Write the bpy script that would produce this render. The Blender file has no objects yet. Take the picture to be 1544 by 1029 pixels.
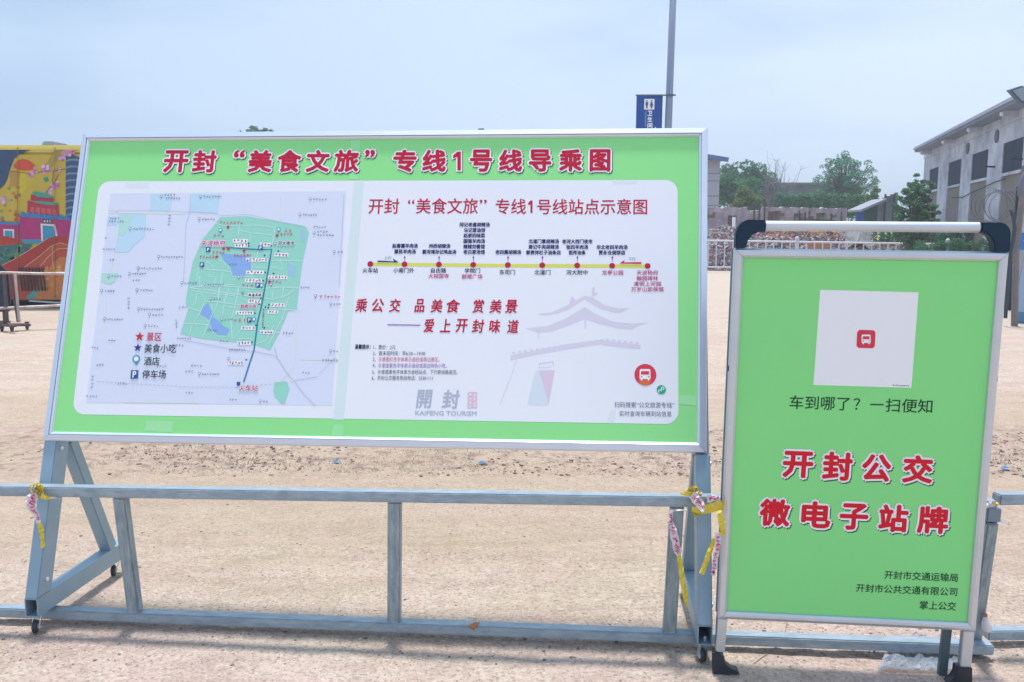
import bpy, bmesh, math, random
from mathutils import Vector, Matrix, noise
random.seed(7)
sc = bpy.context.scene
C = sc.collection
PI = math.pi
R = math.radians

# ------------------------------------------------------------------ camera
CAM_H, FPX, CX, CY, PITCH = 1.43, 1300.0, 772.0, 514.5, math.atan(164.5/1300.0)
cam_d = bpy.data.cameras.new('camera')
cam_d.sensor_width = 36.0
cam_d.lens = 36.0*FPX/1544.0
cam_d.clip_start = 0.05
cam_d.clip_end = 6000
cam = bpy.data.objects.new('camera', cam_d)
C.objects.link(cam)
cam.location = (0, 0, CAM_H)
cam.rotation_euler = (PI/2-PITCH, 0, 0)
sc.camera = cam

# ------------------------------------------------------------------ sky, sun, exposure
SUN_EL, SUN_AZ = R(81), R(4)          # high noon sun, a little behind the boards
world = bpy.data.worlds.new('World')
sc.world = world
world.use_nodes = True
nt = world.node_tree
for n_ in list(nt.nodes): nt.nodes.remove(n_)
W_out = nt.nodes.new('ShaderNodeOutputWorld')
W_bg = nt.nodes.new('ShaderNodeBackground')
W_bg.inputs['Strength'].default_value = 0.1
sky = nt.nodes.new('ShaderNodeTexSky')
sky.sky_type = 'NISHITA'; sky.sun_disc = False
sky.sun_elevation = SUN_EL; sky.sun_rotation = SUN_AZ
sky.dust_density = 3.0; sky.air_density = 1.0; sky.ozone_density = 1.5
tc = nt.nodes.new('ShaderNodeTexCoord')
def wnode(t, **k):
    n = nt.nodes.new(t)
    for a, b in k.items(): setattr(n, a, b)
    return n
mp = wnode('ShaderNodeMapping'); mp.inputs['Scale'].default_value = (1.0, 1.0, 3.6)
nz = wnode('ShaderNodeTexNoise'); nz.inputs['Scale'].default_value = 1.7; nz.inputs['Detail'].default_value = 5; nz.inputs['Roughness'].default_value = .52
rp = wnode('ShaderNodeValToRGB')
rp.color_ramp.elements[0].position = .42; rp.color_ramp.elements[0].color = (0, 0, 0, 1)
rp.color_ramp.elements[1].position = .62; rp.color_ramp.elements[1].color = (1, 1, 1, 1)
sepw = wnode('ShaderNodeSeparateXYZ')
mr = wnode('ShaderNodeMapRange'); mr.inputs['From Min'].default_value = -.5; mr.inputs['From Max'].default_value = .5
mr.inputs['To Min'].default_value = -.2; mr.inputs['To Max'].default_value = .45
ad = wnode('ShaderNodeMath', operation='ADD', use_clamp=True)
veil = wnode('ShaderNodeMix', data_type='RGBA')
veil.inputs['A'].default_value = (3.3, 4.55, 6.35, 1)
veil.inputs['B'].default_value = (5.3, 6.35, 7.8, 1)
mixs = wnode('ShaderNodeMix', data_type='RGBA'); mixs.inputs['Factor'].default_value = .93
L = nt.links.new
L(tc.outputs['Generated'], mp.inputs['Vector']); L(mp.outputs['Vector'], nz.inputs['Vector'])
L(nz.outputs['Fac'], rp.inputs['Fac'])
L(tc.outputs['Generated'], sepw.inputs['Vector']); L(sepw.outputs['X'], mr.inputs['Value'])
sc_m = wnode('ShaderNodeMath', operation='MULTIPLY'); sc_m.inputs[1].default_value = .6
L(rp.outputs['Color'], sc_m.inputs[0]); L(sc_m.outputs[0], ad.inputs[0]); L(mr.outputs['Result'], ad.inputs[1])
L(ad.outputs[0], veil.inputs['Factor'])
L(sky.outputs['Color'], mixs.inputs['A']); L(veil.outputs['Result'], mixs.inputs['B'])
L(mixs.outputs['Result'], W_bg.inputs['Color']); L(W_bg.outputs[0], W_out.inputs['Surface'])

sun_d = bpy.data.lights.new('sun', 'SUN'); sun_d.energy = 2.9; sun_d.angle = R(5); sun_d.color = (1, .96, .9)
sun = bpy.data.objects.new('sun', sun_d); C.objects.link(sun)
sdir = Vector((math.sin(SUN_AZ)*math.cos(SUN_EL), math.cos(SUN_AZ)*math.cos(SUN_EL), math.sin(SUN_EL)))
sun.rotation_euler = sdir.to_track_quat('Z', 'Y').to_euler()
sun.location = (0, 0, 30)
sc.view_settings.view_transform = 'Standard'
sc.view_settings.look = 'None'
sc.view_settings.exposure = 0.6
sc.view_settings.gamma = 1
sc.view_settings.use_curve_mapping = False

# ------------------------------------------------------------------ measuring helpers (photo pixel -> point in the place)
def ray(px, py):
    a, b = (px-CX)/FPX, -(py-CY)/FPX
    cp, sp = math.cos(PITCH), math.sin(PITCH)
    return Vector((a, cp+b*sp, -sp+b*cp))
def at(px, py, Y):
    d = ray(px, py); return Vector((0, 0, CAM_H))+d*(Y/d.y)
def ground(px, py, z=0.0):
    d = ray(px, py); return Vector((0, 0, CAM_H))+d*((z-CAM_H)/d.z)
class Plane:
    """origin, unit right (ex), unit up (ez); front normal = towards the viewer"""
    def __init__(s, o, ex, ez):
        s.o, s.ex, s.ez = Vector(o), Vector(ex).normalized(), Vector(ez).normalized()
        s.n = s.ez.cross(s.ex).normalized()     # for ex=+X, ez=+Z this is +Y (away)
        s.n = -s.n
        if s.n.y > 0: s.n = -s.n
    def hit(s, px, py):
        d = ray(px, py); o = Vector((0, 0, CAM_H))
        return o+d*((s.o-o).dot(s.n)/d.dot(s.n))
    def uv(s, px, py):
        w = s.hit(px, py)-s.o
        return (w.dot(s.ex), w.dot(s.ez))
    def P(s, u, v, h=0.0):
        return s.o+s.ex*u+s.ez*v+s.n*h
def euler_axes(yaw, pitch, roll):
    M = Matrix.Rotation(yaw, 3, 'Z')@Matrix.Rotation(pitch, 3, 'X')@Matrix.Rotation(roll, 3, 'Y')
    return M@Vector((1, 0, 0)), M@Vector((0, 0, 1))

# ------------------------------------------------------------------ object helpers
BASE = {}
def props(o, label=None, cat=None, group=None, kind=None):
    if label: o['label'] = label
    if cat: o['category'] = cat
    if group: o['group'] = group
    if kind: o['kind'] = kind
    return o
def thing(name, loc, label, cat, group=None):
    o = bpy.data.objects.new(name, None); C.objects.link(o)
    o.empty_display_size = .1
    o.location = loc; BASE[o.name] = Vector(loc)
    return props(o, label, cat, group)
def obj(name, verts, faces, mat, parent=None, loc=None, smooth=False, label=None, kind=None):
    b = Vector((0, 0, 0))
    if parent is not None: b = BASE[parent.name]
    elif loc is not None: b = Vector(loc)
    me = bpy.data.meshes.new(name)
    me.from_pydata([tuple(Vector(v)-b) for v in verts], [], faces)
    me.update()
    if mat: me.materials.append(mat)
    if smooth: me.polygons.foreach_set('use_smooth', [True]*len(me.polygons))
    o = bpy.data.objects.new(name, me); C.objects.link(o)
    if parent is not None: o.parent = parent
    elif loc is not None: o.location = loc
    BASE[o.name] = b
    if label: o['label'] = label
    if kind: o['kind'] = kind
    return o
class MB:
    def __init__(s): s.v = []; s.f = []
    def add(s, vs, fs):
        k = len(s.v); s.v += [Vector(v) for v in vs]; s.f += [tuple(i+k for i in f) for f in fs]; return s
    def box(s, c, ax, ay, az):
        """c centre; ax ay az half-vectors"""
        c, ax, ay, az = map(Vector, (c, ax, ay, az)); vs = []
        for i in (-1, 1):
            for j in (-1, 1):
                for k in (-1, 1): vs.append(c+ax*i+ay*j+az*k)
        return s.add(vs, [(0, 1, 3, 2), (4, 6, 7, 5), (0, 4, 5, 1), (2, 3, 7, 6), (0, 2, 6, 4), (1, 5, 7, 3)])
    def abox(s, x0, x1, y0, y1, z0, z1):
        return s.box(((x0+x1)/2, (y0+y1)/2, (z0+z1)/2), ((x1-x0)/2, 0, 0), (0, (y1-y0)/2, 0), (0, 0, (z1-z0)/2))
    def beam(s, a, b, w, d, side):
        """box bar from a to b, w wide along side, d deep"""
        a, b, side = Vector(a), Vector(b), Vector(side)
        t = (b-a); l = t.length; t.normalize()
        side = (side-t*side.dot(t)).normalized(); o = t.cross(side).normalized()
        return s.box((a+b)/2, side*w/2, o*d/2, t*l/2)
    def tube(s, pts, rad, n=8, cap=True):
        pts = [Vector(p) for p in pts]
        rs = rad if isinstance(rad, (list, tuple)) else [rad]*len(pts)
        k = len(s.v); prev = None
        for i, p in enumerate(pts):
            t = (pts[min(i+1, len(pts)-1)]-pts[max(i-1, 0)]).normalized()
            up = Vector((0, 0, 1)) if abs(t.z) < .9 else Vector((1, 0, 0))
            if prev is not None: up = prev
            x = up.cross(t)
            if x.length < 1e-6: x = Vector((1, 0, 0)).cross(t)
            x.normalize(); y = t.cross(x).normalized(); prev = y
            for j in range(n):
                a = 2*PI*j/n; s.v.append(p+x*rs[i]*math.cos(a)+y*rs[i]*math.sin(a))
        for i in range(len(pts)-1):
            for j in range(n):
                a = k+i*n+j; b = k+i*n+(j+1) % n
                s.f.append((a, b, b+n, a+n))
        if cap:
            s.f.append(tuple(k+j for j in reversed(range(n))))
            s.f.append(tuple(k+(len(pts)-1)*n+j for j in range(n)))
        return s
    def lathe(s, c, axis, prof, n=16):
        """prof: list of (radius, along)"""
        c, axis = Vector(c), Vector(axis).normalized()
        x = axis.orthogonal().normalized(); y = axis.cross(x); k = len(s.v)
        for r, h in prof:
            for j in range(n):
                a = 2*PI*j/n; s.v.append(c+axis*h+x*r*math.cos(a)+y*r*math.sin(a))
        for i in range(len(prof)-1):
            for j in range(n):
                a = k+i*n+j; b = k+i*n+(j+1) % n; s.f.append((a, b, b+n, a+n))
        s.f.append(tuple(k+j for j in reversed(range(n)))); s.f.append(tuple(k+(len(prof)-1)*n+j for j in range(n)))
        return s
    def build(s, name, mat, parent=None, loc=None, bevel=0, seg=2, **k):
        o = obj(name, s.v, s.f, mat, parent, loc, **k)
        me = o.data
        bm = bmesh.new(); bm.from_mesh(me)
        bmesh.ops.recalc_face_normals(bm, faces=bm.faces)
        if bevel:
            es = [e for e in bm.edges if len(e.link_faces) == 2 and e.calc_face_angle(0) > .5]
            bmesh.ops.bevel(bm, geom=es, offset=bevel, segments=seg, affect='EDGES', clamp_overlap=True)
        bm.to_mesh(me); bm.free()
        return o

# ------------------------------------------------------------------ materials
MATS = {}
def mat(name, col, rough=.6, metal=0.0, noise_amt=0.0, nscale=8.0, col2=None, bump=0.0, bscale=60.0, spec=.5, trans=0.0, alpha=1.0, island=0.0, stretch=None, coat=0.0):
    if name in MATS: return MATS[name]
    m = bpy.data.materials.new(name); m.use_nodes = True
    t = m.node_tree; b = t.nodes['Principled BSDF']
    b.inputs['Base Color'].default_value = (*col, 1)
    b.inputs['Roughness'].default_value = rough; b.inputs['Metallic'].default_value = metal
    b.inputs['Specular IOR Level'].default_value = spec
    b.inputs['Transmission Weight'].default_value = trans
    b.inputs['Alpha'].default_value = alpha
    b.inputs['Coat Weight'].default_value = coat
    tcn = t.nodes.new('ShaderNodeTexCoord'); vec = tcn.outputs['Object']
    if stretch:
        mpn = t.nodes.new('ShaderNodeMapping'); mpn.inputs['Scale'].default_value = stretch
        t.links.new(vec, mpn.inputs['Vector']); vec = mpn.outputs['Vector']
    last = None
    if noise_amt > 0:
        nn = t.nodes.new('ShaderNodeTexNoise'); nn.inputs['Scale'].default_value = nscale
        nn.inputs['Detail'].default_value = 6; nn.inputs['Roughness'].default_value = .65
        t.links.new(vec, nn.inputs['Vector'])
        rr = t.nodes.new('ShaderNodeMapRange'); rr.inputs['From Min'].default_value = .35; rr.inputs['From Max'].default_value = .65
        rr.inputs['To Min'].default_value = 0; rr.inputs['To Max'].default_value = noise_amt
        t.links.new(nn.outputs['Fac'], rr.inputs['Value'])
        mx = t.nodes.new('ShaderNodeMix'); mx.data_type = 'RGBA'
        mx.inputs['A'].default_value = (*col, 1)
        c2 = col2 or tuple(c*.55 for c in col); mx.inputs['B'].default_value = (*c2, 1)
        t.links.new(rr.outputs['Result'], mx.inputs['Factor']); last = mx.outputs['Result']
        rm = t.nodes.new('ShaderNodeMapRange'); rm.inputs['To Min'].default_value = max(.02, rough-.08); rm.inputs['To Max'].default_value = min(1, rough+.14)
        t.links.new(nn.outputs['Fac'], rm.inputs['Value']); t.links.new(rm.outputs['Result'], b.inputs['Roughness'])
    if island > 0:
        gi = t.nodes.new('ShaderNodeNewGeometry')
        hv = t.nodes.new('ShaderNodeHueSaturation')
        mrn = t.nodes.new('ShaderNodeMapRange'); mrn.inputs['To Min'].default_value = 1-island; mrn.inputs['To Max'].default_value = 1+island
        t.links.new(gi.outputs['Random Per Island'], mrn.inputs['Value']); t.links.new(mrn.outputs['Result'], hv.inputs['Value'])
        if last: t.links.new(last, hv.inputs['Color'])
        else: hv.inputs['Color'].default_value = (*col, 1)
        last = hv.outputs['Color']
    if last: t.links.new(last, b.inputs['Base Color'])
    if bump > 0:
        bn = t.nodes.new('ShaderNodeTexNoise'); bn.inputs['Scale'].default_value = bscale; bn.inputs['Detail'].default_value = 5
        bp = t.nodes.new('ShaderNodeBump'); bp.inputs['Strength'].default_value = bump; bp.inputs['Distance'].default_value = .01
        t.links.new(vec, bn.inputs['Vector']); t.links.new(bn.outputs['Fac'], bp.inputs['Height']); t.links.new(bp.outputs['Normal'], b.inputs['Normal'])
    MATS[name] = m; return m

M_alu = mat('brushed_aluminium', (.74, .78, .86), .34, .75, .35, 5, (.62, .67, .78))
M_alu2 = mat('silver_snap_frame', (.62, .66, .72), .36, .7, .4, 6, (.5, .55, .6))
M_steel = mat('painted_grey_steel', (.30, .42, .51), .42, .35, .45, 7, (.24, .35, .44), bump=.05, bscale=40)
M_galv = mat('galvanised_tube', (.36, .44, .51), .42, .25, .9, 16, (.22, .30, .36), bump=.12, bscale=35, stretch=(1, 3, 3))
M_galvp = mat('galvanised_post', (.34, .42, .47), .45, .3, .9, 16, (.18, .25, .29), bump=.12, bscale=35, stretch=(4, 4, .7))
M_black = mat('black_plastic', (.018, .024, .035), .38, 0, .5, 20, (.04, .05, .06))
M_hand = mat('navy_black_corner_plastic', (.006, .028, .06), .5, 0, .4, 25, (.01, .035, .07), spec=.25)
M_dark = mat('dark_void', (.03, .04, .055), .8)
M_green = mat('green_print', (.28, .76, .27), .42, 0, .5, 2.2, (.30, .79, .29), spec=.3, bump=.10, bscale=3)
M_white = mat('white_print_film', (.83, .84, .90), .42, 0, .4, 1.8, (.77, .80, .92), spec=.3, bump=.10, bscale=3)

# ------------------------------------------------------------------ flat print helpers
FONT_CACHE = {}
def glyph_mesh(body, offset=0.0, shear=0.0):
    key = (body, offset, shear)
    if key in FONT_CACHE: return FONT_CACHE[key]
    cu = bpy.data.curves.new('lettering', 'FONT'); cu.body = body
    cu.resolution_u = 2; cu.fill_mode = 'FRONT'; cu.dimensions = '2D'; cu.offset = offset; cu.shear = shear
    ob = bpy.data.objects.new('lettering', cu)
    me = ob.to_mesh()
    vs = [(v.co.x, v.co.y) for v in me.vertices]; fs = [tuple(p.vertices) for p in me.polygons]
    ob.to_mesh_clear(); bpy.data.objects.remove(ob); bpy.data.curves.remove(cu)
    FONT_CACHE[key] = (vs, fs); return vs, fs
LAYER = .0004
class Printer:
    """puts flat print on a plane; coordinates are measured in the photograph and rectified onto the sheet"""
    def __init__(s, plane, parent, h0): s.p, s.par, s.h0 = plane, parent, h0
    def poly(s, name, pts, m, layer, raw=False, mb=None):
        q = pts if raw else [s.p.uv(*a) for a in pts]
        h = s.h0+layer*LAYER
        vs = [s.p.P(u, v, h) for u, v in q]
        if mb is not None: mb.add(vs, [tuple(range(len(vs)))]); return
        o = obj(name, vs, [tuple(range(len(vs)))], m, s.par); fixn(o, s.p.n); return o
    def text(s, name, body, a, b, hgt, m, layer, bold=0.0, halo=None, shear=0.0, narrow=None, mb=None, dx=0, dy=0):
        """a, b: centre of the left and right ends; hgt: em-box height in px"""
        (u0, v0), (u1, v1) = s.p.uv(*a), s.p.uv(*b)
        mid = ((a[0]+b[0])/2, (a[1]+b[1])/2)
        H = s.p.uv(mid[0], mid[1]-hgt/2)[1]-s.p.uv(mid[0], mid[1]+hgt/2)[1]
        vs, fs = glyph_mesh(body, 0.0, shear)
        if not vs: return
        xs = [x for x, y in vs]; ys = [y for x, y in vs]
        x0, x1 = min(xs), max(xs); y0, y1 = min(ys), max(ys)
        L_ = math.hypot(u1-u0, v1-v0); tx, ty = (u1-u0)/L_, (v1-v0)/L_
        sx = L_/(x1-x0); sy = H/(y1-y0); ym = (y0+y1)/2
        own = mb is None
        if own: mb = MB()
        offs = [(0, 0)]
        if bold > 0:
            offs = [(0, 0)]+[(bold*math.cos(2*PI*k/8), bold*math.sin(2*PI*k/8)) for k in range(8)]
        for i, (ox, oy) in enumerate(offs):
            P = []
            for x, y in vs:
                a_ = (x-x0)*sx+ox+dx; b_ = (y-ym)*sy+oy+dy
                P.append(s.p.P(u0+tx*a_-ty*b_, v0+ty*a_+tx*b_, s.h0+layer*LAYER+i*.00003))
            mb.add(P, fs)
        if own:
            o = obj(name, mb.v, mb.f, m, s.par); fixn(o, s.p.n); return o
    def chars(s, name, body, a, b, hgt, m, layer, bold=0.0, shear=0.0):
        """the same as text(), each character a mesh of its own"""
        A = em_advance(); all_ = []
        for i, ch in enumerate(body): all_.append(([(x+i*A, y) for x, y in glyph_mesh(ch, 0.0, shear)[0]], glyph_mesh(ch, 0.0, shear)[1]))
        xs = [x for v, f in all_ for x, y in v]; ys = [y for v, f in all_ for x, y in v]; X0, X1, Y0, Y1 = min(xs), max(xs), min(ys), max(ys)
        (u0, v0), (u1, v1) = s.p.uv(*a), s.p.uv(*b); mid = ((a[0]+b[0])/2, (a[1]+b[1])/2)
        H = s.p.uv(mid[0], mid[1]-hgt/2)[1]-s.p.uv(mid[0], mid[1]+hgt/2)[1]; L_ = math.hypot(u1-u0, v1-v0); tx, ty = (u1-u0)/L_, (v1-v0)/L_
        sx = L_/(X1-X0); sy = H/(Y1-Y0); ym = (Y0+Y1)/2
        for v, f in all_:
            mb = MB()
            for k, (ox, oy) in enumerate([(0, 0)]+[(bold*math.cos(2*PI*j/8), bold*math.sin(2*PI*j/8)) for j in range(8 if bold else 0)]):
                P = []
                for x, y in v:
                    a_, b_ = (x-X0)*sx+ox, (y-ym)*sy+oy; P.append(s.p.P(u0+tx*a_-ty*b_, v0+ty*a_+tx*b_, s.h0+layer*LAYER+k*.00003))
                mb.add(P, f)
            flat(mb, name, m, s.par, s.p.n, kind=None)
    def ribbon(s, name, pts, wpx, m, layer, mb=None):
        q = [Vector((*s.p.uv(*a), 0)) for a in pts]
        w = (Vector((*s.p.uv(pts[0][0]+wpx, pts[0][1]), 0))-q[0]).length/2
        vs = []; fs = []
        h = s.h0+layer*LAYER
        for i, p in enumerate(q):
            t = (q[min(i+1, len(q)-1)]-q[max(i-1, 0)]).normalized(); nn = Vector((-t.y, t.x, 0))*w
            vs += [s.p.P(p.x+nn.x, p.y+nn.y, h), s.p.P(p.x-nn.x, p.y-nn.y, h)]
            if i: k = 2*i; fs.append((k-2, k-1, k+1, k))
        if mb is not None: mb.add(vs, fs); return
        o = obj(name, vs, fs, m, s.par); fixn(o, s.p.n); return o
    def disc(s, name, c, r, m, layer, n=20, mb=None, squash=1.0):
        u, v = s.p.uv(*c); rr = s.p.uv(c[0]+r, c[1])[0]-u
        q = [(u+rr*math.cos(2*PI*k/n), v+rr*squash*math.sin(2*PI*k/n)) for k in range(n)]
        return s.poly(name, q, m, layer, raw=True, mb=mb)
    def star(s, name, c, r, m, layer, mb=None):
        u, v = s.p.uv(*c); rr = s.p.uv(c[0]+r, c[1])[0]-u
        q = [(0, 0)]
        vs = [s.p.P(u, v, s.h0+layer*LAYER)]
        for k in range(10):
            a = PI/2+2*PI*k/10; d = rr if k % 2 == 0 else rr*.42
            vs.append(s.p.P(u+d*math.cos(a), v+d*math.sin(a), s.h0+layer*LAYER))
        fs = [(0, 1+k, 1+(k+1) % 10) for k in range(10)]
        if mb is not None: mb.add(vs, fs); return
        o = obj(name, vs, fs, m, s.par); fixn(o, s.p.n); return o
    def smudge(s, name, a, b, hgt, m, layer, mb):
        """a line of print too small to read: rows of tiny strokes, one clump per character"""
        (u0, v0), (u1, v1) = s.p.uv(*a), s.p.uv(*b)
        H = abs(s.p.uv(a[0], a[1]-hgt/2)[1]-s.p.uv(a[0], a[1]+hgt/2)[1]); Ln = math.hypot(u1-u0, v1-v0)
        n = max(1, int(Ln/(H*1.02))); tx, ty = (u1-u0)/Ln, (v1-v0)/Ln
        for i in range(n):
            for k in range(4):
                hor = random.random() < .6
                w = H*random.uniform(.45, .85) if hor else H*.15; hh = H*.15 if hor else H*random.uniform(.4, .9)
                cx = (i+.5+random.uniform(-.16, .16))*Ln/n; cy = random.uniform(-.34, .34)*H
                q = []
                for dx, dy in ((-w/2, -hh/2), (w/2, -hh/2), (w/2, hh/2), (-w/2, hh/2)):
                    X, Y = cx+dx, cy+dy; q.append((u0+tx*X-ty*Y, v0+ty*X+tx*Y))
                s.poly(name, q, m, layer+.05*k, raw=True, mb=mb)
def fixn(o, n):
    me = o.data
    if not me.polygons: return
    bm = bmesh.new(); bm.from_mesh(me)
    fl = [f for f in bm.faces if f.normal.dot(n) < 0]
    if fl: bmesh.ops.reverse_faces(bm, faces=fl)
    bm.to_mesh(me); bm.free()
def flat(mb, name, m, par, n, kind='stuff'):
    o = obj(name, mb.v, mb.f, m, par, kind=kind); fixn(o, n); return o
def em_advance():
    a = glyph_mesh('国')[0]; b = glyph_mesh('国国')[0]
    return max(x for x, y in b)-max(x for x, y in a)

# ================================================================== GROUND
def ground_mat():
    m = bpy.data.materials.new('dusty_sand'); m.use_nodes = True; t = m.node_tree; b = t.nodes['Principled BSDF']
    b.inputs['Roughness'].default_value = .95; b.inputs['Specular IOR Level'].default_value = .15
    g = t.nodes.new('ShaderNodeNewGeometry'); P = g.outputs['Position']
    def nz_(sc_, det=5, r=.6, st=None):
        n = t.nodes.new('ShaderNodeTexNoise'); n.inputs['Scale'].default_value = sc_; n.inputs['Detail'].default_value = det; n.inputs['Roughness'].default_value = r
        if st:
            mm = t.nodes.new('ShaderNodeMapping'); mm.inputs['Scale'].default_value = st; t.links.new(P, mm.inputs['Vector']); t.links.new(mm.outputs['Vector'], n.inputs['Vector'])
        else: t.links.new(P, n.inputs['Vector'])
        return n.outputs['Fac']
    def mr_(v, a, bb, c=0, d=1):
        n = t.nodes.new('ShaderNodeMapRange'); n.inputs['From Min'].default_value = a; n.inputs['From Max'].default_value = bb
        n.inputs['To Min'].default_value = c; n.inputs['To Max'].default_value = d; t.links.new(v, n.inputs['Value']); return n.outputs['Result']
    def mix_(f, a, bb):
        n = t.nodes.new('ShaderNodeMix'); n.data_type = 'RGBA'; t.links.new(f, n.inputs['Factor'])
        for s_, k in ((a, 'A'), (bb, 'B')):
            if isinstance(s_, tuple): n.inputs[k].default_value = (*s_, 1)
            else: t.links.new(s_, n.inputs[k])
        return n.outputs['Result']
    c = mix_(mr_(nz_(1.1, 4, .6), .38, .62), (.60, .495, .40), (.60, .45, .41))
    c = mix_(mr_(nz_(.55, 5, .6, (1, 2.2, 1)), .48, .62, 0, .6), c, (.56, .49, .37))
    c = mix_(mr_(nz_(1.0, 6, .72, (1.2, 5.5, 1)), .46, .66, 0, .75), c, (.39, .29, .235))
    c = mix_(mr_(nz_(5.5, 5, .65, (1, 1.8, 1)), .52, .68, 0, .6), c, (.63, .55, .46))
    c = mix_(mr_(nz_(.9, 5, .7, (1, 1.4, 1)), .48, .62, 0, .5), c, (.47, .33, .28))
    c = mix_(mr_(nz_(1.7, 6, .75), .55, .68, 0, .55), c, (.42, .385, .27))
    c = mix_(mr_(nz_(9, 6, .7), .5, .66, 0, .5), c, (.36, .275, .225))
    c = mix_(mr_(nz_(26, 5, .75), .50, .64, 0, .55), c, (.38, .285, .24))
    c = mix_(mr_(nz_(34, 5, .75, (1, 1.5, 1)), .54, .66, 0, .75), c, (.74, .66, .57))
    c = mix_(mr_(nz_(70, 4, .7), .5, .66, 0, .9), c, (.27, .20, .165))
    c = mix_(mr_(nz_(110, 3, .7), .52, .7, 0, .6), c, (.68, .58, .48))
    # a browner trodden band and a littered band behind the boards
    sep = t.nodes.new('ShaderNodeSeparateXYZ'); t.links.new(P, sep.inputs['Vector'])
    def band(lo, hi, soft, wob):
        a = t.nodes.new('ShaderNodeMath'); a.operation = 'ADD'; t.links.new(sep.outputs['Y'], a.inputs[0]); t.links.new(mr_(nz_(2.4, 5, .7), 0, 1, -wob, wob), a.inputs[1])
        l_ = mr_(a.outputs[0], lo-soft, lo); h_ = mr_(a.outputs[0], hi, hi+soft, 1, 0)
        mu = t.nodes.new('ShaderNodeMath'); mu.operation = 'MULTIPLY'; t.links.new(l_, mu.inputs[0]); t.links.new(h_, mu.inputs[1]); return mu.outputs[0]
    d0 = band(4.1, 7.2, .9, .7)
    d0x = t.nodes.new('ShaderNodeMath'); d0x.operation = 'MULTIPLY'; d0x.inputs[1].default_value = .42; t.links.new(d0, d0x.inputs[0])
    c = mix_(d0x.outputs[0], c, (.40, .30, .21))
    d2 = band(5.15, 6.1, .3, .5)
    d2x = t.nodes.new('ShaderNodeMath'); d2x.operation = 'MULTIPLY'; t.links.new(d2, d2x.inputs[0]); t.links.new(mr_(nz_(10, 6, .75), .48, .62, 0, .7), d2x.inputs[1])
    c = mix_(d2x.outputs[0], c, (.20, .13, .12))
    c = mix_(mr_(sep.outputs['Y'], 9, 22, 0, .55), c, (.52, .455, .39))
    t.links.new(c, b.inputs['Base Color'])
    bp = t.nodes.new('ShaderNodeBump'); bp.inputs['Strength'].default_value = 1.0; bp.inputs['Distance'].default_value = .014
    ad_ = t.nodes.new('ShaderNodeMath'); ad_.operation = 'MULTIPLY_ADD'; ad_.inputs[1].default_value = .9
    t.links.new(nz_(60, 5, .7), ad_.inputs[0]); t.links.new(nz_(14, 5, .7), ad_.inputs[2]); t.links.new(ad_.outputs[0], bp.inputs['Height']); t.links.new(bp.outputs['Normal'], b.inputs['Normal'])
    return m
M_ground = ground_mat()
def gh(x, y):
    """relief of the sand; stays within a centimetre so that feet and wheels still stand on it"""
    n = noise.fractal(Vector((x*1.6, y*1.6, 3.1)), 1.0, 2.0, 4)*.006
    n += noise.noise(Vector((x*14, y*14, .3)))*.003
    n += noise.noise(Vector((x*2.2+y*.8, y*9, 8.3)))*.0035
    n += noise.noise(Vector((x*30, y*30, 5.3)))*.0030
    for c0, sl in ((4.05, .07), (4.75, .07), (3.55, -.11)):      # shallow old wheel tracks with pressed tread
        d = abs(y-(c0+sl*x+.05*noise.noise(Vector((x*.7, c0, 0)))))
        if d < .13: n -= .006*(1-(d/.13)**2)*(.65+.35*math.sin(x*70+d*40))
        elif d < .19: n += .003*(1-abs(d-.16)/.03)
    f = max(0, min(1, (9-abs(y-4))/6))
    return n*f-.003
def grid_axis(lo, hi, step, far):
    a = [lo+step*i for i in range(int((hi-lo)/step)+1)]
    s = step; x = a[-1]
    while x < far: s *= 1.35; x += s; a.append(x)
    s = step; x = a[0]; pre = []
    while x > -far: s *= 1.35; x -= s; pre.append(x)
    return pre[::-1]+a
gx = grid_axis(-2.6, 2.6, .016, 3500); gy = grid_axis(2.2, 5.6, .018, 3500)
gv = [(x, y, gh(x, y)) for y in gy for x in gx]; nx = len(gx)
gf = [(j*nx+i, j*nx+i+1, (j+1)*nx+i+1, (j+1)*nx+i) for j in range(len(gy)-1) for i in range(nx-1)]
g_o = obj('ground', gv, gf, M_ground, smooth=True, kind='structure')

# stones and litter lying on the sand
ICO = None
def ico():
    global ICO
    if ICO is None:
        bm = bmesh.new(); bmesh.ops.create_icosphere(bm, subdivisions=1, radius=1)
        ICO = ([v.co.copy() for v in bm.verts], [tuple(v.index for v in f.verts) for f in bm.faces]); bm.free()
    return ICO
M_peb = mat('pebble_grey_pink', (.34, .28, .25), .9, 0, 0, island=.6)
M_peb2 = mat('clod_sand', (.50, .43, .37), .95, 0, 0, island=.25)
def scatter(n, xr, yr, rr, m, name, flatn=.6, dens=None):
    b = MB(); iv, jf = ico(); k = 0
    while k < n:
        x, y = random.uniform(*xr), random.uniform(*yr)
        if dens and random.random() > dens(x, y): continue
        k += 1
        r = rr[0]+(rr[1]-rr[0])*random.random()**3
        q = Matrix.Rotation(random.random()*6.28, 3, 'Z'); s3 = Vector((r*random.uniform(.7, 1.3), r*random.uniform(.7, 1.2), r*flatn*random.uniform(.6, 1.1)))
        z = gh(x, y)
        b.add([Vector((x, y, z+s3.z*.35))+q@Vector((v.x*s3.x*random.uniform(.8, 1.2), v.y*s3.y*random.uniform(.8, 1.2), v.z*s3.z)) for v in iv], jf)
    return obj(name, b.v, b.f, m, kind='stuff')
def dn(x, y): return .35+.65*(noise.noise(Vector((x*2, y*2, 9)))*.5+.5)
props(scatter(9000, (-2.6, 2.6), (2.45, 5.3), (.0016, .0065), M_peb2, 'sand_clods', dens=dn), 'small pale clods and crumbs of dry sand over the ground', 'sand')
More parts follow.
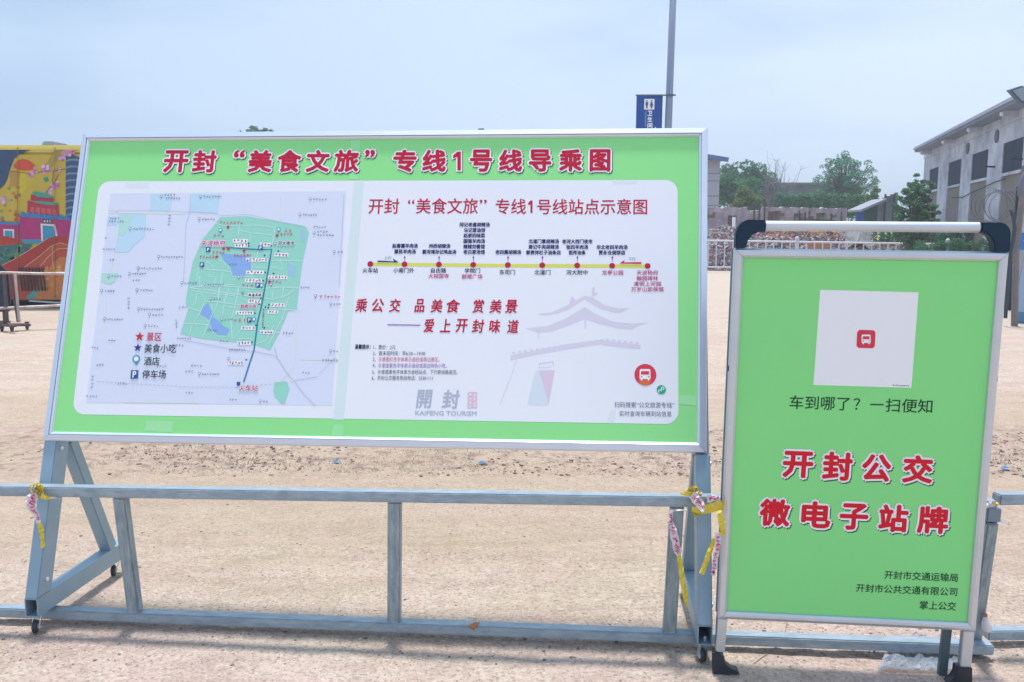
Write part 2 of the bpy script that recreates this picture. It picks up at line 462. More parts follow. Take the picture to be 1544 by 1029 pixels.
props(scatter(650, (-2.6, 2.8), (2.45, 5.2), (.0018, .0085), M_peb, 'gravel', dens=dn), 'scattered small dark stones lying on the sand', 'gravel')
props(scatter(5200, (-3.2, 4.5), (4.95, 6.1), (.002, .013), mat('rubble_grit', (.23, .15, .14), .95, 0, 0, island=.7), 'coarse_gravel', dens=lambda x, y: max(0, noise.noise(Vector((x*.9, y*1.5, 2)))+.35)), 'band of reddish grit and broken bits behind the large board', 'gravel')
props(scatter(1300, (-2.2, 2.0), (2.72, 3.02), (.0015, .007), mat('shade_grit', (.26, .24, .23), .9, 0, 0, island=.6), 'fine_gravel', dens=dn), 'fine grit coloured dark to deepen the shade along the foot of the low barrier', 'gravel')  # grit kept dark so its colour deepens the board's shadow strip

# thin weeds in the littered band
def weeds(n, xr, yr, hmax, m, name):
    b = MB()
    for i in range(n):
        x, y = random.uniform(*xr), random.uniform(*yr)
        if noise.noise(Vector((x*1.3, y*2, 7))) < -.05: continue
        z = gh(x, y); a = random.random()*6.28; h = random.uniform(.3, 1)*hmax; w = h*.12
        d = Vector((math.cos(a), math.sin(a), 0)); e = Vector((-d.y, d.x, 0)); l = d*random.uniform(.2, .9)*h
        p = Vector((x, y, z)); b.add([p-e*w, p+e*w, p+l*.5+Vector((0, 0, h*.7))+e*w*.6, p+l+Vector((0, 0, h*.85))], [(0, 1, 2), (0, 2, 3)])
    return obj(name, b.v, b.f, m, kind='stuff')
M_weed = mat('weed_green', (.09, .16, .07), .7, 0, 0, island=.6)
props(weeds(5200, (-2.6, 1.2), (5.0, 5.9), .016, M_weed, 'weeds'), 'thin green weeds in the littered band behind the large board', 'weeds')
props(weeds(1600, (3.0, 4.2), (4.6, 5.6), .02, M_weed, 'weeds'), 'sparse weeds on the sand right of the small board', 'weeds')
M_bit = mat('blue_plastic_bit', (.05, .22, .5), .4)
for px, py, lab in ((507, 698, 'tiny blue scrap of plastic lying left in the littered band'), (727, 700, 'tiny blue scrap of plastic lying at the middle of the littered band'), (1516, 708, 'small blue scrap of plastic right of the small board')):
    p = ground(px, py); b = MB()
    b.add([p+Vector((-.025, -.01, .006)), p+Vector((.02, -.015, .012)), p+Vector((.028, .012, .004)), p+Vector((-.01, .02, .016)), p+Vector((0, 0, .022))], [(0, 1, 4), (1, 2, 4), (2, 3, 4), (3, 0, 4)])
    props(obj('plastic_scrap', b.v, b.f, M_bit, loc=p), lab, 'litter', 'blue plastic scraps')
# hairline crack in the hard ground under the small board
bk = MB(); pts = [ground(*q, .0015) for q in ((1187, 938), (1184, 952), (1182, 966), (1160, 984), (1148, 992), (1136, 1001))]
for i in range(len(pts)-1): bk.beam(pts[i], pts[i+1]+(pts[i+1]-pts[i])*.04, .0022, .001, (1, .3, 0))
props(bk.build('ground_crack', mat('crack_dark', (.22, .18, .15), .9)), kind='structure')

# ================================================================== LARGE BOARD
ex1, ez1 = euler_axes(-.0888, -.3092, .0013)
PL1 = Plane((-1.7159, 3.0941, CAM_H-.7536), ex1, ez1)
back1 = Vector((math.sin(.0888), math.cos(.0888), 0))          # level, away from the camera
hor1 = Vector((math.cos(.0888), -math.sin(.0888), 0))
board = thing('notice_board', (PL1.P(1.2, -.641).x, PL1.P(1.2, -.641).y, 0), 'large green bus route map board in a silver frame on a wheeled stand', 'notice board')
c_out = [PL1.uv(*q) for q in ((126, 202), (1067, 194), (1065, 683), (66, 665))]     # TL TR BR BL
def frame_sides(pl, corners, prof, m, parent, name='frame_rail', gap=.0006):
    n = 4
    cs = [Vector((u, v)) for u, v in corners]
    for i in range(n):
        a, b = cs[i], cs[(i+1) % n]; t = (b-a).normalized(); inn = Vector((t.y, -t.x))   # corners run clockwise
        pa, pb = cs[i-1], cs[(i+2) % n]
        da = (t+(pa-a).normalized()); db = (-t+(pb-b).normalized())
        vs = []
        for q, (d, h) in enumerate(prof):
            A = a+da*d/da.dot(inn)+t*gap; B = b+db*d/db.dot(inn)-t*gap
            vs += [pl.P(A.x, A.y, h), pl.P(B.x, B.y, h)]
        fs = []
        k = len(prof)
        for q in range(k): r = (q+1) % k; fs.append((2*q, 2*q+1, 2*r+1, 2*r))
        fs += [tuple(2*q for q in range(k)), tuple(2*q+1 for q in reversed(range(k)))]
        mb = MB(); mb.add(vs, fs); mb.build(name, m, parent)
prof1 = [(0, -.034), (0, .005), (.002, .009), (.021, .013), (.0222, .013), (.0230, .007), (.0245, .007), (.0255, .0125), (.030, .0095), (.034, .003), (.034, -.034)]
frame_sides(PL1, c_out, prof1, M_alu, board)
def inset(corners, d):
    cs = [Vector(c) for c in corners]; out = []
    for i in range(4):
        a = cs[i]; t1 = (cs[(i+1) % 4]-a).normalized(); t0 = (cs[i-1]-a).normalized(); inn = Vector((t1.y, -t1.x))
        dd = t1+t0; out.append(tuple(a+dd*d/dd.dot(inn)))
    return out
cin = inset(c_out, .030)
mb = MB(); mb.add([PL1.P(u, v, .002) for u, v in cin]+[PL1.P(u, v, -.03) for u, v in cin], [(0, 1, 2, 3), (7, 6, 5, 4), (0, 4, 5, 1), (1, 5, 6, 2), (2, 6, 7, 3), (3, 7, 4, 0)])
panel1 = mb.build('panel', M_green, board)
# white sheet with rounded corners, printed on the green
def rounded(pl, px4, rad):
    cs = [Vector(pl.uv(*q)) for q in px4]; out = []
    for i in range(4):
        a = cs[i]; t1 = (cs[(i+1) % 4]-a).normalized(); t0 = (cs[i-1]-a).normalized()
        c = a+(t1+t0)*rad
        for k in range(7):
            f = k/6*PI/2; out.append(tuple(c-t1*rad*math.cos(PI/2-f)*1-t0*rad*math.cos(f) if False else c-t1*rad*math.sin(f*1)*0-t1*rad*(math.cos(PI/2-f) if False else math.cos(f))*0+(-t1*rad*math.cos(f)-t0*rad*math.sin(f))))
    return out
def rounded_rect(pl, px4, rad, seg=7):
    cs = [Vector(pl.uv(*q)) for q in px4]; out = []
    for i in range(4):
        a = cs[i]; t1 = (cs[(i+1) % 4]-a).normalized(); t0 = (cs[i-1]-a).normalized(); c = a+(t1+t0)*rad
        for k in range(seg):
            f = k/(seg-1)*PI/2; out.append(tuple(c-t1*rad*math.cos(f)-t0*rad*math.sin(f)))
    return out
P1 = Printer(PL1, panel1, .002)
sheet = P1.poly('sheet', rounded_rect(PL1, ((150, 274), (1021.5, 272), (1023, 640), (109.5, 625)), .045), M_white, 1, raw=True)
P1s = Printer(PL1, sheet, .002)
def pm(name, col, rough=.45): return mat('print_'+name, col, rough, spec=.2)
INK_RED = pm('crimson', (.52, .012, .05)); INK_RED2 = pm('red', (.62, .03, .06)); INK_NAVY = pm('navy', (.025, .035, .16)); INK_BLK = pm('black', (.03, .04, .08))
INK_MAG = pm('magenta', (.55, .05, .20)); INK_PUR = pm('purple', (.28, .10, .42)); INK_WHITE = pm('white', (.88, .89, .93)); INK_GREY = pm('grey', (.42, .45, .58)); INK_SHD = pm('dark_green', (.02, .10, .07))
INK_YEL = pm('yellow', (.72, .72, .10)); INK_TEAL = pm('teal', (.02, .22, .36)); INK_BLUE = pm('blue', (.02, .10, .34))
# heading
HEAD = [('开', 247, 285.5), ('封', 290.5, 327.5), ('“', 352.5, 370.5), ('美', 374.5, 411.5), ('食', 418, 455.5), ('文', 461.5, 498), ('旅', 503.5, 542), ('”', 550, 566.5),
        ('专', 592.5, 629), ('线', 636.5, 673.5), ('1', 682, 696.5), ('号', 708, 743), ('线', 752, 788.5), ('导', 797, 832), ('乘', 842.5, 878.5), ('图', 888.5, 921)]
def one_digit(pr, x0, x1, y0, y1, grow):
    """the upright flag-topped digit 1 of the heading"""
    w = x1-x0; g = grow
    q = [(x0-g, y0+(y1-y0)*.20-g), (x0+w*.55, y0-g), (x1+g, y0-g), (x1+g, y1+g), (x0+w*.52-g, y1+g), (x0+w*.52-g, y0+(y1-y0)*.30+g), (x0-g, y0+(y1-y0)*.38+g)]
    return q
def heading(pr, items, par, red, b_out, b_in, h_trim, x_trim, sh=(.003, -.0035)):
    for ch, x0, x1, cy, h, tilt in items:
        if ch == '1':
            for nm, m_, lay, g, d in (('heading_shadow_print', INK_SHD, 1.5, 1.6, 1.0), ('heading_outline', INK_WHITE, 3, 1.6, 0), ('heading_character', red, 5, -.4, 0)):
                pr.poly(nm, [(x+d, y+d) for x, y in one_digit(pr, x0+1, x1-1, cy-h/2+1, cy+h/2-1, g)], m_, lay)
            continue
        xa, xb, hh = x0+x_trim, x1-x_trim, h-h_trim
        for nm, m_, lay, bo, dx, dy in (('heading_shadow_print', INK_SHD, 1.5, b_out, sh[0], sh[1]), ('heading_outline', INK_WHITE, 3, b_out, 0, 0), ('heading_character', red, 5, b_in, 0, 0)):
            g_ = MB(); pr.text('', ch, (xa, cy-tilt), (xb, cy+tilt), hh, None, lay, bold=bo, mb=g_, dx=dx, dy=dy); flat(g_, nm, m_, par, pr.p.n, kind=None)
items = []
for ch, x0, x1 in HEAD:
    f = (x0-247)/678.0; cy = 244.2-f*1.6; h = 35
    if ch in '“”': cy -= 11; h = 13
    if ch == '1': h = 31; cy += .5
    items.append((ch, x0, x1, cy, h, 0))
heading(P1, items, panel1, INK_RED, .0096, .0034, 4, 2.0)
# sub-heading
for body, x0, x1, cy, h in (('开封', 556.5, 602, 311.5, 23), ('“', 615.5, 625, 305, 6), ('美食文旅', 628, 720.5, 311.3, 23), ('”', 723.5, 734, 305, 6), ('专线', 747.5, 793, 312, 23), ('号线站点示意图', 810, 975.5, 312.3, 23)):
    P1s.chars('character', body, (x0, cy), (x1, cy), h, INK_RED, 2, bold=.0006)
P1s.poly('character', one_digit(P1s, 796.5, 803, 303, 322, 0), INK_RED, 2)
# the line diagram
P1s.ribbon('line_band', [(558.7, 399), (767, 401), (976.4, 402)], 5.0, INK_YEL, 2)
DX = [558.7, 610.3, 662, 713.7, 765.9, 817.7, 870.3, 923, 976.4]
M_dot = pm('station_red', (.48, .02, .06))
for i, x in enumerate(DX): P1s.disc('station_dot', (x, 398.8+i*.36), 4.4, M_dot, 4)
def arrow(pts, m): P1s.poly('arrow', pts, m, 5)
arrow([(569.5, 393.6), (594.5, 394.8), (592.5, 390.3), (601.8, 396.6), (569.5, 396)], INK_NAVY)
arrow([(967, 396), (967, 398.8), (934, 398.2), (942, 392.2), (940.5, 396.4)], INK_RED2)
up = MB()
for i, x in enumerate(DX[1:-1]):
    P1s.ribbon('', [(x+.2, 395), (x+.3, 389)], .8, None, 3, mb=up); P1s.poly('', [(x-1.6, 390), (x+2, 390), (x+.3, 386)], None, 3, mb=up)
flat(up, 'small_arrow', INK_PUR, sheet, PL1.n)
t1, t2, t3, t4 = MB(), MB(), MB(), MB()
def tx(mbx, body, cx, cy, w, h=6.6, bold=.0002): P1s.text('', body, (cx-w/2, cy), (cx+w/2, cy), h, None, 3, bold=bold, mb=mbx)
for body, cx, cy, w in (('火车站', 558.7, 408.3, 23), ('小南门外', 609, 408.3, 31), ('自由路', 661.5, 408.4, 23), ('学院门', 712.5, 408.8, 23), ('东司门', 765, 411, 23), ('北道门', 818, 411.2, 24), ('河大附中', 870, 411.4, 32)): tx(t1, body, cx, cy, w, 7.2, .0003)
for body, cx, cy, w in (('大相国寺', 661.5, 416.8, 31), ('鼓楼广场', 712, 417.6, 31), ('龙亭公园', 923.5, 411.6, 32), ('天波杨府', 976, 411.6, 32), ('翰园碑林', 976, 420.2, 32), ('清明上河园', 976, 428.6, 41), ('万岁山武侠城', 976, 436.8, 49)): tx(t2, body, cx, cy, w, 7, .0002)
for body, cx, cy, w in (('赵春霞羊肉汤', 611, 371.4, 38), ('蔡民羊肉汤', 611, 380, 32), ('州桥胡辣汤', 663, 371.6, 32), ('蔡河湾孙记鸡血汤', 662.5, 380.4, 51),
    ('闫记老盛胡辣汤', 716, 339.4, 45), ('马记葱油饼', 715.8, 347.8, 32), ('赵家四味菜', 715.3, 355.9, 32), ('国强羊肉汤', 715.3, 364.3, 32), ('辣辣刘餐馆', 715, 372.6, 32), ('老白家汤馆', 715, 380.6, 32),
    ('老四熏胡辣汤', 766.5, 380.8, 38.5), ('北道门素胡辣汤', 820, 364.6, 45.5), ('周记牛肉胡辣汤', 819.8, 373, 45.5), ('郭贵祥杠子油条店', 819.5, 381.4, 52), ('老河大西门夜市', 870.5, 364.8, 45.5), ('张四羊肉汤', 870.4, 373.2, 32.5), ('祖传油条', 870.2, 381.5, 25.5), ('华北老四羊肉汤', 922.8, 373.4, 46.5), ('贾永仓烧饼店', 922.6, 381.6, 39.5)): tx(t3, body, cx, cy, w, 6.4, .0006)
tx(t4, '上行', 584.8, 389.4, 10.5, 5.4, 0); tx(t4, '下行', 953, 391.4, 10.5, 5.4, 0)
flat(t1, 'stop_names', INK_BLK, sheet, PL1.n); flat(t2, 'stop_names', INK_MAG, sheet, PL1.n); flat(t3, 'food_stall_names', INK_NAVY, sheet, PL1.n); flat(t4, 'direction_words', INK_TEAL, sheet, PL1.n)
# slogan
sl = MB()
for body, x0, x1, cy in (('乘', 536.5, 553.5, 461), ('公', 561.5, 579, 461), ('交', 587.5, 604, 461.2), ('品', 625.5, 640, 461.5), ('美', 650, 667, 461.8), ('食', 673.5, 693.5, 462), ('赏', 713, 730, 462.2), ('美', 738.5, 756, 462.5), ('景', 762, 780, 462.7),
        ('爱', 639.5, 654.5, 491.5), ('上', 664, 679, 491.5), ('开', 687.5, 705, 491.7), ('封', 712, 730, 492.3), ('味', 738, 754, 492.5), ('道', 765, 782, 492.8)):
    P1s.chars('slogan_character', body, (x0, cy), (x1, cy), 19.5, INK_RED, 3, bold=.0011, shear=.12)
P1s.ribbon('slogan_dash', [(584.5, 490.2), (634, 491)], 1.6, INK_PUR, 3)
nb, nm, np_ = MB(), MB(), MB()
def note(mbx, body, x0, x1, cy, h=7.0, bold=0.0): P1s.text('', body, (x0, cy), (x1, cy+.3), h, None, 3, bold=bold, mb=mbx)
note(nb, '温馨提示：', 535.5, 559, 523.2, 6.6, .0005); note(nb, '1、票价：2元', 563.3, 596.5, 524); note(nb, '2、首末班时间：早6:30—19:00', 562.5, 641.4, 533.2)
note(nb, '3、', 562.4, 567, 542.6, 6); note(nm, '示意图红色字体表示途经或周边景区。', 571, 663, 542.4); note(nb, '4、', 562, 567, 551.6, 6); note(np_, '示意图紫色字体表示途经或周边特色小吃。', 570.5, 674, 551.8)
note(nb, '5、示意图黑色字体表示途经站点，下行原线路返回。', 561.5, 690, 561.5); note(nb, '6、开封公交服务热线电话：23301111', 560.8, 653, 570.4)
flat(nb, 'notes', INK_BLK, sheet, PL1.n); flat(nm, 'notes', INK_MAG, sheet, PL1.n); flat(np_, 'notes', INK_PUR, sheet, PL1.n)
# grey emblem
em = MB()
P1s.text('', '開', (628, 602), (652, 602), 27, None, 2, bold=.0012, shear=.12, mb=em); P1s.text('', '封', (667, 602.5), (693, 602.5), 27, None, 2, bold=.0015, shear=.12, mb=em)
P1s.text('', 'KAIFENG TOURISM', (626.5, 623), (718.5, 624), 6.6, None, 2, bold=.0004, mb=em)
flat(em, 'emblem_lettering', pm('pale_grey_ink', (.44, .48, .58)), sheet, PL1.n)
P1s.poly('seal', [(705.5, 591.5), (719.5, 591.5), (719.5, 616), (705, 616)], pm('pale_pink', (.74, .52, .66)), 2)
sm = MB()
for yy in (596, 602, 608, 613): P1s.smudge('', (706, yy), (719, yy), 5.2, None, 3, sm)
flat(sm, 'seal_marks', INK_WHITE, sheet, PL1.n)
# pale gate tower behind the text
def z6(x, y): return (780+x/3.957, 420+y/3.957)
M_pale = pm('pale_rose', (.70, .66, .78)); M_pale2 = pm('paler_rose', (.72, .60, .74)); M_pale3 = pm('pale_green_grey', (.68, .75, .82))
gt = MB()
def gp(pts, lay=1.5): P1s.poly('', [z6(*q) for q in pts], None, lay, mb=gt)
gp([(120, 212), (200, 205), (290, 165), (400, 105), (400, 128), (310, 185), (240, 212), (150, 222)]); gp([(400, 105), (450, 115), (520, 160), (600, 180), (675, 178), (620, 205), (585, 207), (500, 185), (400, 128)])
gp([(48, 300), (180, 285), (300, 235), (400, 172), (400, 245), (300, 285), (200, 320), (120, 325)]); gp([(400, 172), (470, 215), (570, 260), (680, 270), (780, 266), (715, 285), (690, 305), (600, 300), (500, 275), (400, 245)])
gp([(-40, 460), (100, 432), (300, 392), (500, 368), (500, 395), (300, 425), (100, 460), (-40, 490)]); gp([(500, 368), (735, 398), (735, 425), (500, 400)])
for i in range(22):
    x = -30+i*35; y = 452-i*5.0 if x < 500 else 370+(x-500)*.12
    gp([(x, y), (x+18, y-2), (x+18, y-14), (x, y-12)], 1.6)
gp([(444, 112), (446, 60), (456, 50), (464, 62), (462, 85), (478, 88), (476, 100), (455, 108)], 1.6); gp([(310, 150), (322, 110), (335, 112), (345, 130), (330, 150)], 1.6)
gp([(400, 250), (410, 250), (410, 300), (402, 300)], 1.6); gp([(125, 325), (132, 325), (130, 358), (125, 358)], 1.6)
gp([(130, 505), (215, 495), (218, 525), (212, 525), (210, 503), (135, 513), (135, 533), (205, 525), (205, 530), (130, 538)], 1.6)
flat(gt, 'gate_tower_print', M_pale, sheet, PL1.n)
P1s.poly('gate_tower_print', [z6(*q) for q in ((110, 550), (225, 548), (185, 760), (120, 760), (60, 755), (90, 620))], M_pale3, 1.5)
P1s.poly('gate_tower_print', [z6(*q) for q in ((130, 552), (224, 550), (187, 750), (175, 700))], M_pale2, 1.8)
P1s.ribbon('gate_tower_print', [(780, 540), (770, 570), (754, 610)], .8, M_pale, 1.8)
# red bus roundel, green roundel, two lines of print (the scan code itself is left out)
M_sign = pm('roundel_red', (.72, .05, .09)); M_sign2 = pm('roundel_orange', (.78, .16, .06)); M_gr = pm('roundel_green', (.02, .42, .26))
def bus_icon(pr, cx, cy, r, lay, tilt=0):
    def q(x, y): return (cx+x*r+y*r*tilt, cy+y*r-x*r*tilt*-1*0)
    b = MB()
    pr.poly('', [q(-.5, -.42), (q(-.4, -.5)), q(.4, -.5), q(.5, -.42), q(.52, .38), q(.42, .44), q(-.42, .44), q(-.52, .38)], None, lay, mb=b)
    pr.poly('', [q(-.42, .40), q(-.24, .40), q(-.26, .58), q(-.40, .58)], None, lay+.2, mb=b); pr.poly('', [q(.24, .40), q(.42, .40), q(.40, .58), q(.26, .58)], None, lay+.2, mb=b)
    flat(b, 'bus_icon', INK_WHITE, pr.par, pr.p.n)
    pr.poly('icon_windscreen', [q(-.37, -.30), q(.37, -.30), q(.40, .02), q(-.40, .02)], M_sign, lay+1)
    pr.disc('icon_headlight', q(-.34, .22), r*.07, M_sign, lay+1, 8); pr.disc('icon_headlight', q(.34, .22), r*.07, M_sign, lay+1, 8)
P1s.disc('roundel', (973, 565.5), 16.6, M_sign, 3, 32); P1s.disc('roundel_glow', (972.5, 573), 9.3, M_sign2, 3.5, 20)
bus_icon(P1s, 972.5, 565, 16, 5)
P1s.disc('roundel', (997, 588), 7, M_gr, 3, 24)
P1s.ribbon('loop_mark', [(994.0, 592.2), (992.6, 590.2), (994, 588.4), (996.2, 588.8), (996.6, 591), (996.8, 588), (997.6, 585), (999.8, 584), (1001.4, 586), (1000, 588), (998.4, 587.6)], 1.3, INK_WHITE, 5)
cb = MB(); P1s.text('', '扫码搜索“公交旅游专线”', (926.5, 610.5), (1016.5, 611.5), 8.6, None, 3, bold=0, mb=cb); P1s.text('', '实时查询车辆到站信息', (934, 624), (1012.5, 624.6), 8.2, None, 3, bold=0, mb=cb)
flat(cb, 'scan_caption', pm('slate', (.07, .12, .22)), sheet, PL1.n)
# greenish seams where the film is joined
M_seam = pm('film_seam', (.68, .80, .80)); P1s.poly('film_seam', [(534, 275), (549, 275), (519, 633.5), (503, 633)], M_seam, 1.2)
P1s.poly('film_seam', [(225, 275), (225.8, 275), (224, 292), (223.2, 292)], M_seam, 1.2)
P1.poly('film_seam', [(529, 212), (543, 212), (541, 271), (527, 271)], pm('green_seam', (.34, .80, .36)), 1.0); P1.poly('film_seam', [(503, 640), (519, 640.5), (517, 658), (500, 657.5)], pm('green_seam', (.34, .80, .36)), 1.0)
P1.poly('film_scuff', [(222, 634), (262, 636), (260, 652), (218, 650)], pm('green_scuff', (.36, .78, .38)), 1.0)
P1.poly('film_scuff', [(1024, 596), (1049, 597), (1049, 612), (1024, 610)], pm('green_scuff', (.36, .78, .38)), 1.0)
mk = pm('film_scuff', (.72, .80, .84))
P1s.poly('film_scuff', [(190, 276), (226, 276), (224, 285), (188, 284)], mk, 1.3); P1s.poly('film_scuff', [(922, 273.5), (962, 273.5), (960, 278), (925, 279)], mk, 1.3); P1s.poly('film_scuff', [(916, 636), (919, 620), (929, 619), (925, 637)], mk, 1.3)

# ---- the town map
def z2(x, y): return (120+x/3.509, 180+y/3.509)
def z3(x, y): return (120+x/3.509, 430+y/3.509)
def zb(x, y): return (240+x/6.433, 310+y/6.433)
def zc(x, y): return (240+x/5.417, 430+y/5.417)
map_o = P1s.poly('map', [(167, 292.5), (522, 289), (501, 611.5), (131, 607.5)], mat('print_map_ground', (.68, .73, .87), .4, 0, .4, 3, (.72, .76, .90)), 2)
PM = Printer(PL1, map_o, .002+2*LAYER)
B_ = PM.par; PM.par = sheet
M_cy = pm('pale_cyan', (.52, .72, .86)); M_mg = pm('map_green', (.32, .68, .56)); M_lake = pm('lake_blue', (.26, .44, .78)); M_rd = pm('road_white', (.62, .82, .84)); M_gl = pm('road_grey', (.50, .54, .66)); M_yl = pm('road_cream', (.72, .78, .78))
for pts in ([(380, 398), (490, 398), (485, 487), (372, 485)], [(595, 397), (745, 400), (730, 498), (580, 490)], [(150, 520), (200, 515), (205, 560), (145, 565)]): PM.poly('district', [z2(*q) for q in pts], M_cy, 1)
PM.poly('district', [z2(*q) for q in ((205, 505), (355, 505), (345, 620), (285, 675), (258, 705), (185, 705), (210, 620))], M_cy, 1.2)
PM.poly('park', [z2(*q) for q in ((212, 508), (285, 508), (262, 575), (240, 620), (205, 612))], pm('park_green', (.46, .74, .68)), 1.6)
PM.poly('park', [z2(*q) for q in ((120, 815), (205, 815), (190, 860), (160, 875), (118, 860))], pm('park_green', (.46, .74, .68)), 1.6)
PM.poly('park', [z3(*q) for q in ((1035, 515), (1095, 510), (1112, 550), (1098, 595), (1085, 630), (1065, 625), (1035, 590), (1026, 555))], M_mg, 1.6)
city = [z2(*q) for q in ((745, 520), (880, 515), (1040, 540), (1190, 565), (1215, 600), (1205, 650), (1180, 760), (1165, 877))]+[z3(*q) for q in ((1150, 130), (1105, 140), (1060, 250), (1010, 345), (940, 320), (800, 300), (650, 285), (535, 260), (560, 180), (577, 130), (563, 95))]+[z2(*q) for q in ((577, 877), (600, 760), (650, 640), (700, 580))]
PM.poly('old_town', city, M_mg, 1.4)
PM.poly('lake', [z2(*q) for q in ((750, 712), (800, 716), (900, 722), (915, 760), (910, 810), (860, 835), (810, 830), (800, 780), (762, 745))], M_lake, 2)
PM.poly('lake', [z3(*q) for q in ((680, 95), (710, 160), (695, 185), (666, 178), (638, 160), (658, 115))], M_lake, 2)
PM.poly('lake', [z3(*q) for q in ((700, 165), (740, 192), (758, 215), (795, 235), (780, 268), (722, 262), (685, 232), (693, 195))], M_lake, 2.1)
M_lk2 = pm('lake_pale', (.34, .58, .74)); PM.poly('lake', [z2(*q) for q in ((1170, 590), (1190, 590), (1194, 648), (1172, 650))], M_lk2, 2); PM.poly('lake', [z2(*q) for q in ((1100, 765), (1148, 785), (1142, 835), (1108, 828))], M_lk2, 2)
rd = MB()
for ln in ([(560, 180), (640, 200), (950, 195), (1120, 215)], [(780, 205), (770, 300)], [(890, 265), (880, 360)], [(1130, 210), (1092, 420)], [(780, 245), (900, 270), (1110, 290)], [(1090, 540), (1400, 540)], [(310, 800), (460, 775), (560, 780), (1000, 810), (1180, 795), (1360, 800)], [(400, 580), (460, 620), (700, 645)],
        [(560, 520), (640, 560), (690, 610), (715, 690), (890, 690)], [(385, 600), (370, 740)], [(620, 650), (600, 780)], [(590, 790), (570, 900)], [(680, 800), (660, 900)], [(770, 800), (760, 900)], [(1180, 520), (1200, 620), (1090, 600)], [(1110, 830), (1100, 900)], [(1210, 800), (1190, 900)], [(1310, 810), (1210, 900)], [(500, 640), (490, 690), (550, 700), (540, 770)], [(905, 470), (900, 780)], [(960, 450), (950, 560)], [(320, 830), (480, 850), (740, 880)], [(460, 540), (540, 600)], [(400, 680), (395, 770)], [(900, 600), (1060, 610)]):
    PM.ribbon('', [zb(*q) for q in ln], 1.0, None, 2.5, mb=rd)
for ln in ([(260, 20), (420, 10), (620, 0)], [(250, 25), (380, 40), (640, 80), (840, 100)], [(370, 135), (490, 140), (650, 165), (800, 170)], [(500, 20), (480, 150), (355, 430)], [(655, 30), (590, 300), (600, 440)], [(550, 60), (520, 240)], [(310, 70), (300, 150), (250, 190)], [(310, 70), (350, 75), (380, 130), (330, 240), (270, 330), (250, 410)], [(200, 315), (330, 320), (400, 330)], [(240, 190), (330, 210)],
        [(330, 245), (390, 280), (440, 380), (480, 420), (590, 420)], [(860, 110), (930, 120), (1060, 80), (1140, 20)], [(850, 190), (1140, 210)], [(1060, 100), (1010, 270), (900, 480)], [(940, 330), (870, 460), (800, 480)], [(620, 430), (680, 350), (800, 330)], [(640, 440), (760, 440)], [(430, 160), (440, 210)], [(700, 230), (690, 330)], [(560, 180), (640, 190)], [(850, 380), (990, 390)]):
    PM.ribbon('', [zc(*q) for q in ln], 1.0, None, 2.6, mb=rd)
flat(rd, 'map_roads', M_rd, sheet, PL1.n)
gl = MB()
for ln in ([(155, 487), (300, 487), (370, 485), (520, 490), (580, 495), (700, 500), (760, 512), (890, 505), (1040, 540), (1215, 580)], [(588, 400), (585, 495), (565, 560), (560, 700), (552, 860)], [(1400, 400), (1390, 600), (1375, 880)]): PM.ribbon('', [z2(*q) for q in ln], .6, None, 2.3, mb=gl)
for ln in ([(210, 455), (350, 480), (560, 520), (780, 545), (930, 575), (965, 590), (1060, 740), (1110, 790), (1190, 900), (1280, 990)], [(945, 510), (965, 590)], [(1110, 780), (1300, 750)]): PM.ribbon('', [zc(*q) for q in ln], .9, None, 2.3, mb=gl)
for i in range(46):
    x = -500+i*35; y = 790+(45 if x > 250 else (x+500)*.06) - max(0, x-640)*.09
    PM.ribbon('', [zc(x, y), zc(x+20, y+1)], 1.0, None, 2.3, mb=gl)
for i in range(9): PM.ribbon('', [z3(1270+i*10, 470-i*10), z3(1278+i*10, 462-i*10)], .7, None, 2.3, mb=gl)
flat(gl, 'map_grey_lines', M_gl, sheet, PL1.n)
ylm = MB()
for ln in ([(200, 470), (205, 600), (165, 800)], [(1062, 398), (1055, 540)], [(160, 495), (560, 500)]): PM.ribbon('', [z2(*q) for q in ln], 2.2, None, 1.1, mb=ylm)
for ln in ([(1150, 150), (1130, 440), (1050, 520)], [(230, 618), (640, 622)], [(1165, 392), (1370, 398)], [(140, 60), (130, 250)]): PM.ribbon('', [z3(*q) for q in ln], 2.2, None, 1.1, mb=ylm)
flat(ylm, 'map_cream_roads', M_yl, sheet, PL1.n)
PM.ribbon('route_line', [z2(*q) for q in ((775, 680), (880, 688), (960, 692), (1018, 690), (1005, 770), (990, 860), (985, 877))]+[z3(*q) for q in ((965, 110), (945, 190), (935, 270), (925, 345), (900, 420), (870, 515))], 1.9, INK_TEAL, 4)
# labels
lab_w, lab_m, lab_k, lab_g, lab_c = MB(), MB(), MB(), MB(), MB()
for (x0, x1, y) in ((815, 890, 645), (825, 890, 670), (960, 1012, 665), (885, 995, 745), (885, 975, 812), (880, 965, 855), (1035, 1105, 718), (1000, 1100, 838), (895, 965, 930)):
    a, b = z2(x0, y), z2(x1, y); PM.poly('', [(a[0]-.6, a[1]-2.8), (b[0]+.6, b[1]-2.6), (b[0]+.6, b[1]+3), (a[0]-.6, a[1]+2.8)], None, 3, mb=lab_w); PM.smudge('', a, b, 4.2, None, 3.6, lab_m)
for (x0, x1, y) in ((895, 965, 55), (895, 960, 88), (830, 920, 148), (860, 930, 228), (838, 905, 308), (790, 870, 412), (1015, 1085, 107), (1000, 1050, 143), (960, 1025, 250)):
    a, b = z3(x0, y), z3(x1, y); PM.poly('', [(a[0]-.6, a[1]-2.8), (b[0]+.6, b[1]-2.6), (b[0]+.6, b[1]+3), (a[0]-.6, a[1]+2.8)], None, 3, mb=lab_w); PM.smudge('', a, b, 4.2, None, 3.6, lab_m)
for k in range(9): x, y = z3(975-k*.6, 132+k*11.5); PM.smudge('', (x-1.6, y), (x+1.8, y), 3.0, None, 3.6, lab_m)
